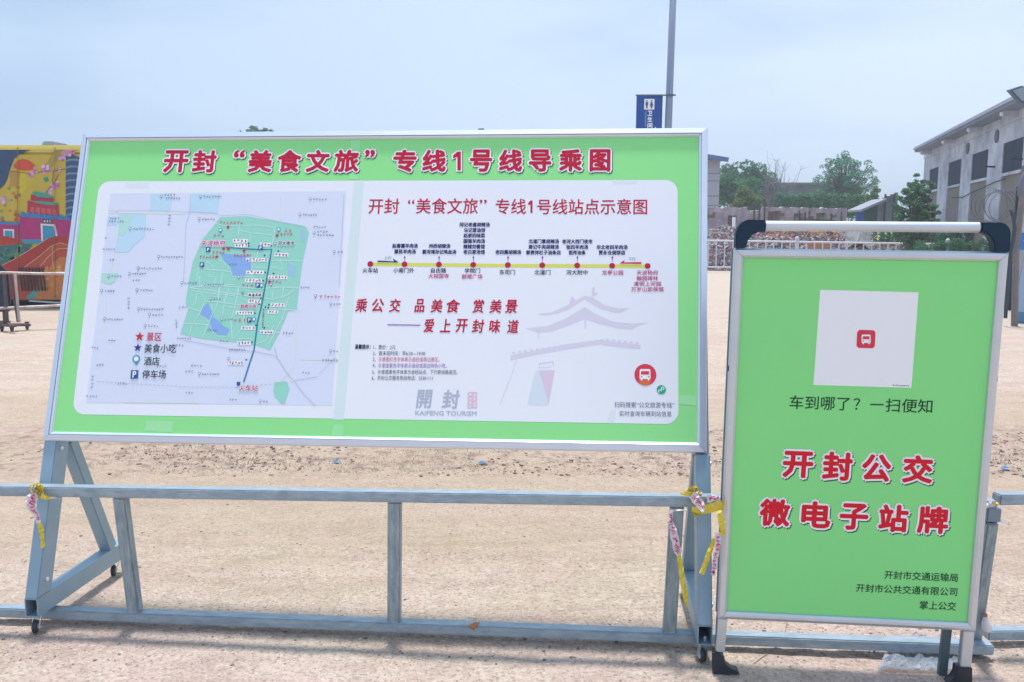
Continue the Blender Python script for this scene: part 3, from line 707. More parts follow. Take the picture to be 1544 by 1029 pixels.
for (x0, x1, y) in ((740, 870, 550), (706, 770, 618), (1085, 1125, 590), (1062, 1130, 612), (705, 772, 706), (635, 718, 730), (815, 915, 722), (1015, 1075, 862), (860, 925, 880), (1270, 1385, 940)): PM.smudge('', z2(x0, y), z2(x1, y), 4.6, None, 3.6, lab_c)
for (x0, x1, y) in ((815, 885, 187),): PM.smudge('', z3(x0, y), z3(x1, y), 5.2, None, 3.6, lab_c)
for (x0, x1, y) in ((450, 510, 403), (455, 537, 420), (655, 757, 412), (1235, 1310, 426), (1180, 1260, 508), (648, 720, 531), (160, 215, 527), (155, 240, 543), (285, 398, 583), (1237, 1307, 572), (1257, 1315, 597), (1257, 1348, 616), (430, 550, 731), (1362, 1400, 705), (325, 440, 791), (278, 355, 820), (280, 325, 854), (168, 228, 834), (556, 625, 869), (678, 768, 878), (132, 190, 910), (320, 393, 907), (790, 835, 770), (855, 880, 840), (1168, 1220, 893), (158, 188, 746), (132, 155, 629), (125, 192, 690)): PM.smudge('', z2(x0, y), z2(x1, y), 3.6, None, 3.4, lab_g)
for (x0, x1, y) in ((708, 752, 76), (326, 448, 130), (385, 447, 160), (146, 235, 183), (362, 422, 219), (1342, 1385, 104), (1340, 1372, 352), (648, 742, 473), (970, 1000, 618), (495, 557, 320), (790, 880, 345), (765, 815, 184), (515, 595, 284), (525, 575, 120), (675, 730, 240), (560, 605, 459), (590, 650, 428), (740, 790, 298), (1075, 1135, 255), (200, 256, 523), (90, 133, 424), (152, 195, 297), (64, 104, 334), (37, 98, 590), (560, 605, 571), (790, 838, 607), (1178, 1222, 466), (1282, 1370, 399), (410, 465, 432), (150, 190, 32)): PM.smudge('', z3(x0, y), z3(x1, y), 3.6, None, 3.4, lab_g)
for k in range(4): PM.smudge('', z2(470-k*2, 512+k*16), z2(492-k*2, 512+k*16), 3.6, None, 3.4, lab_g); PM.smudge('', z3(252, 72+k*17), z3(272, 72+k*17), 3.6, None, 3.4, lab_g); PM.smudge('', z3(66-k*2, 485+k*19), z3(80-k*2, 485+k*19), 3.6, None, 3.4, lab_g); PM.smudge('', z3(506, 188+k*12), z3(522, 188+k*12), 3.2, None, 3.4, lab_g)
flat(lab_w, 'label_patches', INK_WHITE, sheet, PL1.n); flat(lab_m, 'tiny_labels', pm('maroon', (.24, .03, .08)), sheet, PL1.n); flat(lab_c, 'tiny_labels', pm('rose_red', (.66, .10, .20)), sheet, PL1.n); flat(lab_g, 'tiny_labels', pm('slate_label', (.22, .26, .40)), sheet, PL1.n)
stars = MB()
for x, y in ((788, 572), (1047, 617), (765, 686), (790, 688), (873, 698), (728, 730), (1007, 862)): PM.star('', z2(x, y), 3.6, None, 4.6, mb=stars)
flat(stars, 'map_stars', INK_RED2, sheet, PL1.n)
dots = MB()
for x, y in ((897, 659), (897, 673), (1016, 672), (981, 723), (984, 812), (974, 856), (1054, 700), (1028, 818)): PM.disc('', z2(x, y), 1.3, None, 4.6, 8, mb=dots)
for x, y in ((962, 72), (953, 103), (930, 151), (935, 214), (915, 304), (884, 397), (1004, 106), (986, 119), (1001, 122), (980, 228)): PM.disc('', z3(x, y), 1.3, None, 4.6, 8, mb=dots)
flat(dots, 'map_dots', INK_BLK, sheet, PL1.n)
def pbox(c, w):
    PM.poly('parking_mark', [(c[0]-w, c[1]-w*1.1), (c[0]+w, c[1]-w*1.1), (c[0]+w, c[1]+w*1.1), (c[0]-w, c[1]+w*1.1)], INK_BLUE, 4.8)
    PM.text('parking_letter', 'P', (c[0]-w*.45, c[1]), (c[0]+w*.5, c[1]), w*1.35, INK_WHITE, 5.4, bold=.0006)
for c in (z2(683, 692), z2(960, 683), z2(650, 772), z2(945, 880), z3(901, 187)): pbox(c, 3.3)
pr_, pw_ = MB(), MB()
def pin(c, r, mb1, mb2, lay=4.2):
    x, y = c
    PM.poly('', [(x-r*.8, y+r*.3), (x+r*.8, y+r*.3), (x, y+r*1.7)], None, lay, mb=mb1)
    PM.disc('', c, r, None, lay+.2, 12, mb=mb1); PM.disc('', c, r*.62, None, lay+.6, 10, mb=mb2)
for x, y in ((435, 412), (643, 412), (1222, 425), (1168, 507), (635, 530), (270, 582), (1243, 605), (420, 730), (1348, 704), (267, 820), (157, 833), (544, 868), (665, 876), (120, 909), (845, 838), (865, 922), (1035, 662), (1015, 878)): pin(z2(x, y-2), 2.0, pr_, pw_)
for x, y in ((697, 75), (315, 129), (373, 158), (135, 181), (350, 217), (1331, 103), (1329, 351), (790, 393), (637, 471), (958, 616), (755, 183), (865, 45)): pin(z3(x, y-2), 2.0, pr_, pw_)
flat(pr_, 'map_pins', pm('pin_slate', (.20, .27, .42)), sheet, PL1.n)
pu = MB()
for c in (z2(313, 790), z2(307, 906), z2(1250, 938)): pin((c[0], c[1]-.5), 2.1, pu, pw_)
flat(pu, 'map_pins', pm('pin_purple', (.32, .05, .34)), sheet, PL1.n)
pt = MB()
for c in (z2(748, 590), z2(1055, 587), z2(965, 883), z3(925, 185)): pin((c[0], c[1]-.5), 3.0, pt, pw_)
ptl = z3(303, 392); pin(ptl, 5.8, pt, pw_)
flat(pt, 'map_pins', pm('pin_teal', (.03, .34, .52)), sheet, PL1.n); flat(pw_, 'pin_centres', INK_WHITE, sheet, PL1.n)
PM.poly('map_flag', [(z3(843, 523)[0]-2.6, z3(0, 523)[1]-2.6), (z3(843, 523)[0]+2.6, z3(0, 523)[1]-2.6), (z3(843, 523)[0]+2.6, z3(0, 523)[1]+2.2), (z3(843, 523)[0], z3(0, 523)[1]+4), (z3(843, 523)[0]-2.6, z3(0, 523)[1]+2.2)], INK_BLUE, 4.6)
# legend and the readable map names
PM.star('legend_star', (211.3, 508.2), 7.2, INK_RED2, 5); PM.star('legend_star', (208.6, 524.8), 6.4, pm('legend_navy', (.03, .06, .30)), 5)
PM.poly('parking_mark', [(198.5, 558.8), (209.5, 558.8), (208.8, 571.5), (197.8, 571.5)], INK_BLUE, 5); PM.text('parking_letter', 'P', (201.3, 565), (206.3, 565), 9, INK_WHITE, 6, bold=.001)
def leg(body, x0, x1, cy, h, m, bold=.0002): PM.chars('legend_character', body, (x0, cy), (x1, cy+.3), h, m, 5, bold=bold)
leg('景区', 222, 244.5, 508.5, 12.4, INK_RED2); leg('美食小吃', 218.8, 266.5, 525.8, 13.2, INK_BLK); leg('酒店', 218.2, 241.3, 545, 12.6, INK_BLK); leg('停车场', 215.5, 251, 564.8, 12.4, INK_BLK)
def hal(body, x0, x1, cy, h, m):
    a = MB(); PM.text('', body, (x0, cy), (x1, cy), h, None, 4.2, bold=.0026, mb=a); flat(a, 'map_name_outline', INK_WHITE, sheet, PL1.n)
    a = MB(); PM.text('', body, (x0, cy), (x1, cy), h, None, 5.4, bold=.0002, mb=a); flat(a, 'map_name', m, sheet, PL1.n)
hal('天波杨府', 304.3, 340.5, 367.7, 9, INK_MAG); hal('火车站', 361, 389.5, 585.3, 9.4, INK_MAG); hal('河大夜市', 419.5, 444.5, 367.6, 6.2, INK_BLK); hal('鼓楼广场', 363.5, 386.5, 462.6, 6, INK_MAG)

# ---- stand of the large board
ny = -PL1.n
for ucen in (.024, 2.381):
    us = ucen-.024, ucen+.024
    mb = MB(); c0 = PL1.P(ucen, .06, -.034-.04); c1 = PL1.P(ucen, -.567+.045*0, -.04)
    # leg: 48 x 80 mm tube in the board's plane, ending on the foot tube
    top = PL1.P(ucen, 0.0, 0); 
    vt = .0; zb_ = .137
    def legpt(u, h, z):
        # point of the leg's line at depth h behind the plane with height z
        o = PL1.P(u, 0, -h); k = (z-o.z)/PL1.ez.z; return o+PL1.ez*k
    vs = [legpt(us[0], .0, zb_), legpt(us[1], .0, zb_), legpt(us[1], .08, zb_), legpt(us[0], .08, zb_)]
    zt = PL1.P(ucen, -.0015, 0).z
    tops = [PL1.P(us[0], -.001, 0), PL1.P(us[1], -.001, 0), PL1.P(us[1], -.001, -.08), PL1.P(us[0], -.001, -.08)]
    mb.add(vs+tops, [(0, 3, 2, 1), (4, 5, 6, 7), (0, 1, 5, 4), (1, 2, 6, 5), (2, 3, 7, 6), (3, 0, 4, 7)])
    mb.build('leg', M_steel, board, bevel=.003)
    # upright continuing behind the panel
    mb = MB(); a = PL1.P(ucen, .0, -.075); b2 = PL1.P(ucen, 1.16, -.075)
    mb.beam(a, b2, .048, .079, PL1.ex); mb.build('upright', M_steel, board, bevel=.003)
    # foot tube, open at the front, closed dark inside
    f0 = legpt(ucen, .0, zb_); f0.z = .1035; ln = .60
    W, Hh, t = .048, .067, .003
    mb = MB()
    for s_, (dx, dz, ww, hh) in enumerate(((-W/2+t/2, 0, t, Hh), (W/2-t/2, 0, t, Hh), (0, Hh/2-t/2, W-2*t, t), (0, -Hh/2+t/2, W-2*t, t))):
        c = f0+hor1*dx+Vector((0, 0, dz))+back1*ln/2
        mb.box(c, hor1*ww/2, back1*ln/2, Vector((0, 0, hh/2)))
    mb.build('foot_tube', M_steel, board)
    mb = MB(); mb.box(f0+back1*.16, hor1*(W/2-t-.0005), back1*.001, Vector((0, 0, Hh/2-t-.0005))); mb.build('tube_plug', M_dark, board)
    # brace leaning forward from the foot to the leg
    a = f0+back1*.50+Vector((0, 0, .0345)); b2 = PL1.P(ucen, .005, -.105)
    mb = MB(); mb.beam(a, b2, .048, .05, hor1); mb.build('brace', M_steel, board, bevel=.003)
    # bolts
    for bb, nn in ((PL1.P(ucen+.0245, -.50, -.04), PL1.ex), (PL1.P(ucen+.0245, -.03, -.03), PL1.ex)):
        mb = MB(); mb.lathe(bb, nn, [(.0085, 0), (.0085, .005), (.006, .007)], 8); mb.build('bolt', M_alu, board)
    for back in (.035, ln-.05):
        cpos = f0+back1*back; cpos.z = .07
        plate = MB(); plate.box(cpos-Vector((0, 0, .0025)), hor1*.019, back1*.022, Vector((0, 0, .0022))); caster = plate.build('caster', M_alu, board, bevel=.0008)
        wc = Vector((cpos.x, cpos.y, .0245))-hor1*.006+back1*(-.012)
        ax = (hor1*.94+back1*.34).normalized()
        mb = MB(); mb.lathe(wc-ax*.009, ax, [(.018, 0), (.0235, .003), (.0245, .007), (.0245, .011), (.0235, .015), (.018, .018)], 20); mb.build('wheel', M_black, caster, smooth=False)
        mb = MB(); mb.lathe(wc-ax*.0105, ax, [(.011, 0), (.011, .021)], 14); mb.build('hub', M_alu, caster)
        fk = MB()
        for s_ in (-1, 1):
            o = wc+ax*s_*.0125; tp = Vector((cpos.x, cpos.y, .066))+ax*s_*.0125
            fk.beam(o-Vector((0, 0, .004)), tp+Vector((0, 0, -.001)), .020, .0022, ax.cross(Vector((0, 0, 1))))
        fk.box(Vector((cpos.x, cpos.y, .0645)), ax*.0136, ax.cross(Vector((0, 0, 1)))*.012, Vector((0, 0, .0018)))
        fk.build('fork', mat('zinc_plate', (.7, .74, .78), .3, .8), caster)
    # bolt stub seen inside the tube
    mb = MB(); mb.lathe(f0+back1*.03+Vector((.004, 0, -.0305)), (0, 0, 1), [(.006, 0), (.006, .012), (.004, .014)], 8); mb.build('bolt', M_alu, board)

# ================================================================== SMALL BOARD
ex2, ez2 = euler_axes(-.0877, .0077, .0115)
PL2 = Plane((.6657, 2.6575, CAM_H-1.2401), ex2, ez2)
board2 = thing('folding_sign', (PL2.P(.4, -.19).x, PL2.P(.4, -.19).y, 0), 'small green stop sign in a silver snap frame with black handle corners and black feet', 'sign')
c2 = [PL2.uv(*q) for q in ((1107, 375), (1520, 380.5), (1470, 951), (1082, 932))]
prof2 = [(0, -.016), (0, .004), (.004, .010), (.012, .014), (.020, .0135), (.0265, .008), (.0285, .002), (.0285, -.016)]
frame_sides(PL2, c2, prof2, M_alu2, board2)
ci = inset(c2, .026)
mb = MB(); mb.add([PL2.P(u, v, .001) for u, v in ci]+[PL2.P(u, v, -.012) for u, v in ci], [(0, 1, 2, 3), (7, 6, 5, 4), (0, 4, 5, 1), (1, 5, 6, 2), (2, 6, 7, 3), (3, 7, 4, 0)])
panel2 = mb.build('panel', mat('green_print_small', (.25, .76, .26), .4, 0, .5, 2.5, (.25, .79, .25), spec=.3, bump=.03, bscale=4), board2)
P2 = Printer(PL2, panel2, .001)
stk = P2.poly('sticker', [(1236.5, 437.2), (1384.8, 441), (1374, 585), (1226.3, 580.6)], INK_WHITE, 1)
P2.poly('icon_square', rounded_rect(PL2, ((1292.5, 497.5), (1320, 498.2), (1318.5, 525.5), (1290.8, 524.7)), .010), M_sign, 3, raw=True)
bus_icon(P2, 1305.5, 511.3, 13.5, 5)
k_ = MB(); P2.smudge('', (1345, 581), (1371, 582), 2.6, None, 2.4, k_); flat(k_, 'tiny_labels', INK_BLK, panel2, PL2.n)
INK_DG = pm('very_dark_green', (.015, .06, .03))
for body, p_, q_, h_ in (('车到哪了', (1190.5, 606.5), (1281, 609.0), 20.5), ('？', (1286.5, 609.2), (1296.5, 609.4), 17.5), ('一', (1312, 610), (1332, 610.4), 1.7), ('扫便知', (1335.5, 611), (1405.5, 613), 20.5),
        ('开封市交通运输局', (1333.5, 866.6), (1444, 871.2), 12.4), ('开封市公共交通有限公司', (1291, 886.2), (1443, 892.6), 12.4), ('掌上公交', (1386.5, 912), (1441.3, 914.3), 12.8)):
    P2.chars('character', body, p_, q_, h_, INK_DG, 2, bold=.0002)
heading(P2, [(ch, x0, x1, cy, h, .9) for ch, x0, x1, cy, h in (('开', 1179, 1227, 700.5, 43), ('封', 1239, 1286, 703, 46), ('公', 1298, 1344.5, 705.5, 44), ('交', 1359.5, 1407.5, 707.5, 45), ('微', 1144, 1192, 773, 44), ('电', 1207, 1253.5, 776, 43), ('子', 1264.5, 1310, 779, 43), ('站', 1323.5, 1370, 781.5, 44), ('牌', 1382, 1430.5, 784, 44))],
        panel2, pm('bright_red', (.68, .012, .03)), .0100, .0035, 6, 2.8, (.0032, -.0038))
# handle: two black corner pieces and a silver bar
def corner_piece(side):
    if side < 0: out = [(1108, 374.4), (1109, 352), (1112, 343), (1118, 335.5), (1126, 332), (1154, 332), (1154, 349.5), (1143, 350), (1134, 354), (1127, 362), (1124, 374.4)]
    else: out = [(1520.6, 380), (1521.8, 352), (1520, 344), (1514, 338), (1507, 336), (1478, 335.5), (1478, 351), (1484, 352.5), (1491, 357), (1496, 366), (1497, 379.8)]
    q = [PL2.uv(*a) for a in out]; n = len(q)
    mb = MB(); mb.add([PL2.P(u, v, .012) for u, v in q]+[PL2.P(u, v, -.028) for u, v in q], [tuple(range(n)), tuple(reversed(range(n, 2*n)))]+[(i, (i+1) % n, (i+1) % n+n, i+n) for i in range(n)])
    mb.build('handle_corner', M_hand, board2, bevel=.003)
corner_piece(-1); corner_piece(1)
a, b2 = Vector(PL2.uv(1154.5, 341)), Vector(PL2.uv(1477.5, 343.2))
mb = MB(); mb.tube([PL2.P(a.x, a.y, -.008), PL2.P((a.x+b2.x)/2, (a.y+b2.y)/2, -.008), PL2.P(b2.x, b2.y, -.008)], .0155, 16); mb.build('handle_bar', M_alu2, board2, smooth=False)
# legs
def leg2(px_top, px_bot, h, w, parent, m=M_alu2, zlow=.0):
    ua, va = PL2.uv(*px_top); ub, vb = PL2.uv(*px_bot)
    vlow = (zlow-PL2.o.z)/PL2.ez.z
    f = (vlow-va)/(vb-va); ue = ua+(ub-ua)*f
    mb = MB(); mb.beam(PL2.P(ua, va, h), PL2.P(ue, vlow, h), w, .024, PL2.ex); return mb.build('leg', m, parent, bevel=.002)
leg2((1090, 933), (1086.5, 975), -.008, .029, board2, zlow=.075); leg2((1460.5, 951.5), (1456, 1000), -.008, .034, board2, zlow=.06)
# second leaf of the sign folded close behind, with its own legs
cb2 = [(u, v) for u, v in c2]
mb = MB(); hb = -.036
qa = [PL2.P(u+(.004 if i in (1, 2) else -.004)*0, v, hb+(.0)) for i, (u, v) in enumerate(cb2)]; qb = [p-PL2.n*.016 for p in qa]
mb.add(qa+qb, [(0, 1, 2, 3), (7, 6, 5, 4), (0, 4, 5, 1), (1, 5, 6, 2), (2, 6, 7, 3), (3, 7, 4, 0)]); mb.build('rear_leaf', mat('rear_leaf_grey', (.22, .27, .33), .5, .4), board2, bevel=.003)
def rleg(u, label=None):
    mb = MB(); v1 = PL2.uv(1460, 951)[1]+.03; vl = (.0-PL2.o.z)/PL2.ez.z
    mb.beam(PL2.P(u, v1, -.046), PL2.P(u, vl, -.058), .026, .022, PL2.ex); mb.build('leg', mat('rear_leg_shaded', (.10, .15, .17), .5, .3), board2, bevel=.002)  # aluminium leg; the shade behind the sign is put into its dark colour
rleg(.018); rleg(.735)
# rubber feet
def foot(pxs, h0, h1):
    q = [PL2.uv(*a) for a in pxs]; n = len(q)
    zmin = min(PL2.P(u, v, 0).z for u, v in q); q = [(u, v-zmin/PL2.ez.z) for u, v in q]
    mb = MB(); mb.add([PL2.P(u, v, h0) for u, v in q]+[PL2.P(u, v, h1) for u, v in q], [tuple(range(n)), tuple(reversed(range(n, 2*n)))]+[(i, (i+1) % n, (i+1) % n+n, i+n) for i in range(n)])
    mb.build('rubber_foot', M_black, board2, bevel=.002)
foot([(1075, 979), (1077, 976), (1092, 983), (1092.5, 990), (1096, 996), (1103, 1001.5), (1113, 1004.5), (1115, 1009), (1075, 1009)], .010, -.026)
foot([(1443, 985), (1466, 986), (1466, 1011), (1428, 1011), (1431, 1007), (1438, 1002), (1442, 995)], .010, -.026)
# little white lock tabs on the left edge
for q in ((1099.3, 556), (1502.6, 572)):
    u, v = PL2.uv(*q); mb = MB(); mb.box(PL2.P(u, v, -.004), PL2.ex*.003, PL2.ez*.008, PL2.n*.006); mb.build('lock_tab', M_hand, board2)

# ================================================================== LOW TUBE BARRIERS
def up_y(x): return 2.985-.089*(x+1.83)
def lo_y(x): return 3.034-.0805*(x+1.891)
def barrier(label, xs, postx, up0, up1, lo0, lo1, endpost=None, posts=()):
    """up/lo: front top edge points of the rails (left, right)"""
    root = thing('barrier', ((lo0.x+lo1.x)/2, (lo0.y+lo1.y)/2, 0), label, 'barrier', 'low galvanised tube barriers along the front of the sand')
    dirv = (up1-up0).normalized(); back = Vector((-dirv.y, dirv.x, 0)); back.normalize()
    if back.y < 0: back = -back
    H_, D_ = .036, .046
    mb = MB(); mb.beam(up0-Vector((0, 0, H_/2))+back*D_/2, up1-Vector((0, 0, H_/2))+back*D_/2, D_, H_, back); mb.build('top_rail', M_galv, root, bevel=.004)
    mb = MB(); mb.beam(lo0-Vector((0, 0, H_/2))+back*D_/2, lo1-Vector((0, 0, H_/2))+back*D_/2, D_, H_, back); mb.build('bottom_rail', M_galv, root, bevel=.004)
    for (xt, yt, xb, yb, wpx) in posts:
        ft = (lambda p0, p1, x, y: None)
        # top on the underside of the upper rail, bottom on the lower rail's top
        def on_line(p0, p1, px):
            lo_, hi_ = 0., 1.
            for _ in range(40):
                m_ = (lo_+hi_)/2; p = p0.lerp(p1, m_)
                c = CX+FPX*p.x/(p.y*math.cos(PITCH)-(p.z-CAM_H)*math.sin(PITCH))
                if c < px: lo_ = m_
                else: hi_ = m_
            return p0.lerp(p1, m_)
        T = on_line(up0, up1, xt)-Vector((0, 0, H_+.0005))+back*D_/2; B = on_line(lo0, lo1, xb)+back*D_/2+Vector((0, 0, .0005))
        mb = MB(); mb.beam(T, B, wpx*3.0/1300, .036, dirv); mb.build('post', M_galvp, root, bevel=.004)
        # weld lumps at the foot of the post
        w = MB(); w.tube([B+dirv*(-.018)+back*-.017, B+dirv*.018+back*-.017], .0028, 6); w.build('weld', M_galvp, root)
    return root, dirv, back
u0 = at(-60, 733, 2.985+.089*.16); u1 = at(1505, 756.5, 2.985-.089*(1.57+1.83))
l0 = ground(-60, 915.5, .055); l1 = ground(1500, 974, .055)
u0.y = up_y(u0.x)
b1, dv1, bk1 = barrier('long low barrier of galvanised square tube running in front of both boards', None, None, u0, u1, l0, l1, posts=((176, 0, 199, 0, 20), (593, 0, 592.5, 0, 19.5), (1022, 0, 1010, 0, 19.5)))
# end post with its slipped sleeve
pt_ = at(1496, 764, 2.70); pb_ = ground(1474, 989)
mb = MB(); mb.beam(pt_-Vector((0, 0, .05)), Vector((pb_.x, pb_.y+.03, .012)), .036, .034, dv1); mb.build('end_post', M_galvp, b1, bevel=.004)
mb = MB(); mb.beam(pt_, pt_-Vector((0.002, 0, .046)), .043, .042, dv1); mb.build('sleeve', mat('sleeve_grey', (.20, .27, .34), .45, .5), b1, bevel=.003)
mb = MB(); mb.beam(Vector((pb_.x, pb_.y+.03, .05)), Vector((pb_.x, pb_.y+.03, .002)), .05, .045, dv1); mb.build('post_shoe', mat('sleeve_grey', (.2, .27, .34)), b1, bevel=.003)
# scraps of rust on the lower rail
for px, py in ((713, 946),):
    p = ground(px, py, .05)
    mb = MB(); mb.add([p+Vector((-.018, -.004, .006)), p+Vector((.008, -.012, .002)), p+Vector((.026, .004, .016)), p+Vector((.004, .01, .014)), p+Vector((.004, -.004, -.010))], [(0, 1, 3), (1, 2, 3), (0, 4, 1), (1, 4, 2)])
    props(obj('dry_leaf', mb.v, mb.f, mat('dry_leaf', (.42, .17, .07), .8), loc=p), 'curled brown dry leaf lying on the lower rail of the long barrier', 'leaf')
u2 = at(1509, 747, 2.80); u3 = at(1900, 742, 2.90); l2 = ground(1492, 952, .055); l3 = ground(1900, 948, .055)
b2o, dv2, bk2 = barrier('second low tube barrier, starting behind the right edge of the small board', None, None, u2, u3, l2, l3, posts=((1800, 0, 1780, 0, 19),))

# ================================================================== CAUTION TAPE
M_ty = mat('tape_yellow', (.74, .58, .04), .35, 0, .4, 30, (.82, .7, .12)); M_tw = mat('tape_white', (.78, .74, .80), .35); M_tr = mat('tape_red_print', (.62, .05, .16), .4)
for m_ in (M_ty, M_tw): m_.node_tree.nodes['Principled BSDF'].inputs['Alpha'].default_value = .88
def strip(parent, name, pts, m, wob=.004, seed=0, marks=False):
    """pts: (px, py, half width px, Y); a creased film strip"""
    rnd = random.Random(seed); P = []
    for i in range(len(pts)-1):
        a, b = pts[i], pts[i+1]
        for k in range(4):
            f = k/4; P.append([a[j]+(b[j]-a[j])*f for j in range(4)])
    P.append(list(pts[-1])); vs = []; fs = []
    for i, (x, y, w, Y) in enumerate(P):
        a, b = P[max(0, i-1)], P[min(len(P)-1, i+1)]; tx_, ty_ = b[0]-a[0], b[1]-a[1]; l = math.hypot(tx_, ty_) or 1
        nx_, ny_ = -ty_/l, tx_/l
        for s_ in (-1, 0, 1): vs.append(at(x+nx_*w*s_*rnd.uniform(.75, 1.1)+rnd.uniform(-.5, .5), y+ny_*w*s_+rnd.uniform(-.4, .4), Y+rnd.uniform(-wob, wob)*1.3-(0.002 if s_ == 0 else 0)))
        if i: k = 3*i; fs += [(k-3, k-2, k+1, k), (k-2, k-1, k+2, k+1)]
    o = obj(name, vs, fs, m, parent, smooth=False)
    so = o.modifiers.new('thick', 'SOLIDIFY'); so.thickness = .0003
    if marks:
        q = MB()
        for i in range(2, len(P)-2):
            x, y, w, Y = P[i]
            for k in range(3):
                cx, cy = x+rnd.uniform(-.45, .45)*w, y+rnd.uniform(-2, 2); L2 = rnd.uniform(1.2, 3); an = rnd.uniform(-.6, 1.2)
                a, b = at(cx-L2*math.cos(an), cy-L2*math.sin(an), Y-.0075), at(cx+L2*math.cos(an), cy+L2*math.sin(an), Y-.0075)
                q.beam(a, b, .0024, .0003, (0, 0, 1) if abs(b.x-a.x) > abs(b.z-a.z) else (1, 0, 0))
        q.build('tape_print', M_tr, o)
    return o
tl = thing('caution_tape', at(56, 740, 2.96), 'yellow and white caution tape knotted at the left leg of the large board', 'tape', 'caution tapes tied to the barrier')
YL = 2.965
def knot(parent, c, r, Y, seed, m, n=5):
    rnd = random.Random(seed)
    for k in range(n):
        a0 = rnd.uniform(0, 6.28); pts = []
        for j in range(5):
            f = j/4; a_ = a0+f*2.4; pts.append((c[0]+r*1.0*math.cos(a_)*(.5+.5*rnd.random()), c[1]+r*math.sin(a_)*(.5+.5*rnd.random()), r*rnd.uniform(.22, .42), Y-.012*rnd.random()))
        strip(parent, 'knot_loop', pts, m if k % 3 else (M_tw if m is M_ty and rnd.random() < .5 else m), .005, seed*10+k)
knot(tl, (55, 738), 8.5, YL, 3, M_ty, 6); knot(tl, (60, 744), 6, YL, 4, M_ty, 3)
strip(tl, 'tape_tail', [(55, 745, 3.5, YL-.01), (48, 752, 9, YL-.012), (46, 762, 8, YL-.015), (54, 775, 5, YL-.012), (60, 792, 3.2, YL-.012)], M_tw, .004, 5, True)
strip(tl, 'tape_tail', [(59, 789, 3, YL-.016), (62, 800, 4.5, YL-.018), (64, 806, 3.2, YL-.016), (64, 827, 3.8, YL-.02)], M_ty, .003, 6)
strip(tl, 'tape_tail', [(62, 748, 4, YL-.012), (70, 751, 3, YL-.012), (77, 752, 1.6, YL-.012)], M_ty, .003, 7); strip(tl, 'tape_tail', [(76, 751, 1.4, YL-.01), (92, 751, 1.2, YL+.02)], M_tw, .002, 8)
YR = 2.74
tr = thing('caution_tape', at(1062, 757, YR), 'yellow and white caution tape tied round the barrier end between the two boards', 'tape', 'caution tapes tied to the barrier')
knot(tr, (1044, 741), 8, YR, 13, M_ty, 5); knot(tr, (1055, 752), 9, YR-.01, 14, M_ty, 4); knot(tr, (1052, 772), 7, YR-.01, 15, M_ty, 3)
strip(tr, 'tape_wrap', [(1026, 744, 2.5, YR), (1040, 745, 3.5, YR-.01), (1050, 748, 5, YR-.012)], M_ty, .003, 16)
strip(tr, 'tape_wrap', [(1043, 768, 4, YR-.02), (1060, 770, 6, YR-.035), (1076, 765, 7, YR-.07), (1089, 761, 7, YR-.11)], M_ty, .004, 17)
strip(tr, 'tape_wrap', [(1044, 746, 7, YR-.02), (1052, 756, 8, YR-.025), (1062, 771, 4, YR-.04)], M_tw, .004, 18, True); strip(tr, 'tape_wrap', [(1066, 753, 6, YR-.05), (1076, 751, 5, YR-.08), (1086, 752, 4, YR-.1)], M_tw, .004, 19, True)
strip(tr, 'tape_tail', [(1084, 770, 4, YR-.13), (1088, 785, 5.5, YR-.135), (1090, 800, 4.5, YR-.135), (1089, 808, 3.5, YR-.135)], M_ty, .004, 20)
strip(tr, 'tape_tail', [(1083, 803, 5, YR-.13), (1083, 820, 5.5, YR-.132), (1079, 840, 4.2, YR-.132), (1076, 862, 4, YR-.132), (1075, 868, 3.5, YR-.132)], M_tw, .003, 21, True)
strip(tr, 'tape_tail', [(1077, 812, 3.2, YR-.12), (1072, 828, 3.6, YR-.12), (1064, 848, 4.2, YR-.12), (1058, 866, 4, YR-.12)], M_ty, .003, 22)
t3_ = thing('caution_tape', at(1016, 790, 2.73), 'long caution tape hanging on the post beside the large board\'s right leg', 'tape', 'caution tapes tied to the barrier')
strip(t3_, 'tape_tail', [(1013, 769, 3.5, 2.74), (1011, 785, 3, 2.735), (1016, 806, 6, 2.73), (1021, 828, 6, 2.73), (1023, 838, 4, 2.73)], M_tw, .003, 23, True)
strip(t3_, 'tape_tail', [(1023, 837, 3.6, 2.729), (1027, 860, 4.4, 2.728), (1031, 885, 4.2, 2.726), (1034, 900, 4, 2.724), (1035.5, 915, 1.6, 2.724)], M_ty, .003, 24)
strip(t3_, 'tape_wrap', [(1017, 770, 1.5, 2.745), (1036, 769.5, 1.3, 2.745)], M_tw, .002, 25)
t4_ = thing('caution_tape', at(1496, 764, 2.66), 'small scrap of tape on the barrier end right of the small board', 'tape', 'caution tapes tied to the barrier')
strip(t4_, 'tape_wrap', [(1486, 764, 3, 2.67), (1494, 760, 4.5, 2.67), (1502, 761, 3, 2.67)], M_tw, .004, 26); strip(t4_, 'tape_wrap', [(1497, 758, 2, 2.668), (1506, 761, 2.5, 2.668)], M_ty, .003, 27); strip(t4_, 'tape_tail', [(1504, 784, 1.5, 2.69), (1514, 788, 2, 2.69), (1523, 791, 2, 2.69)], M_tw, .003, 28)

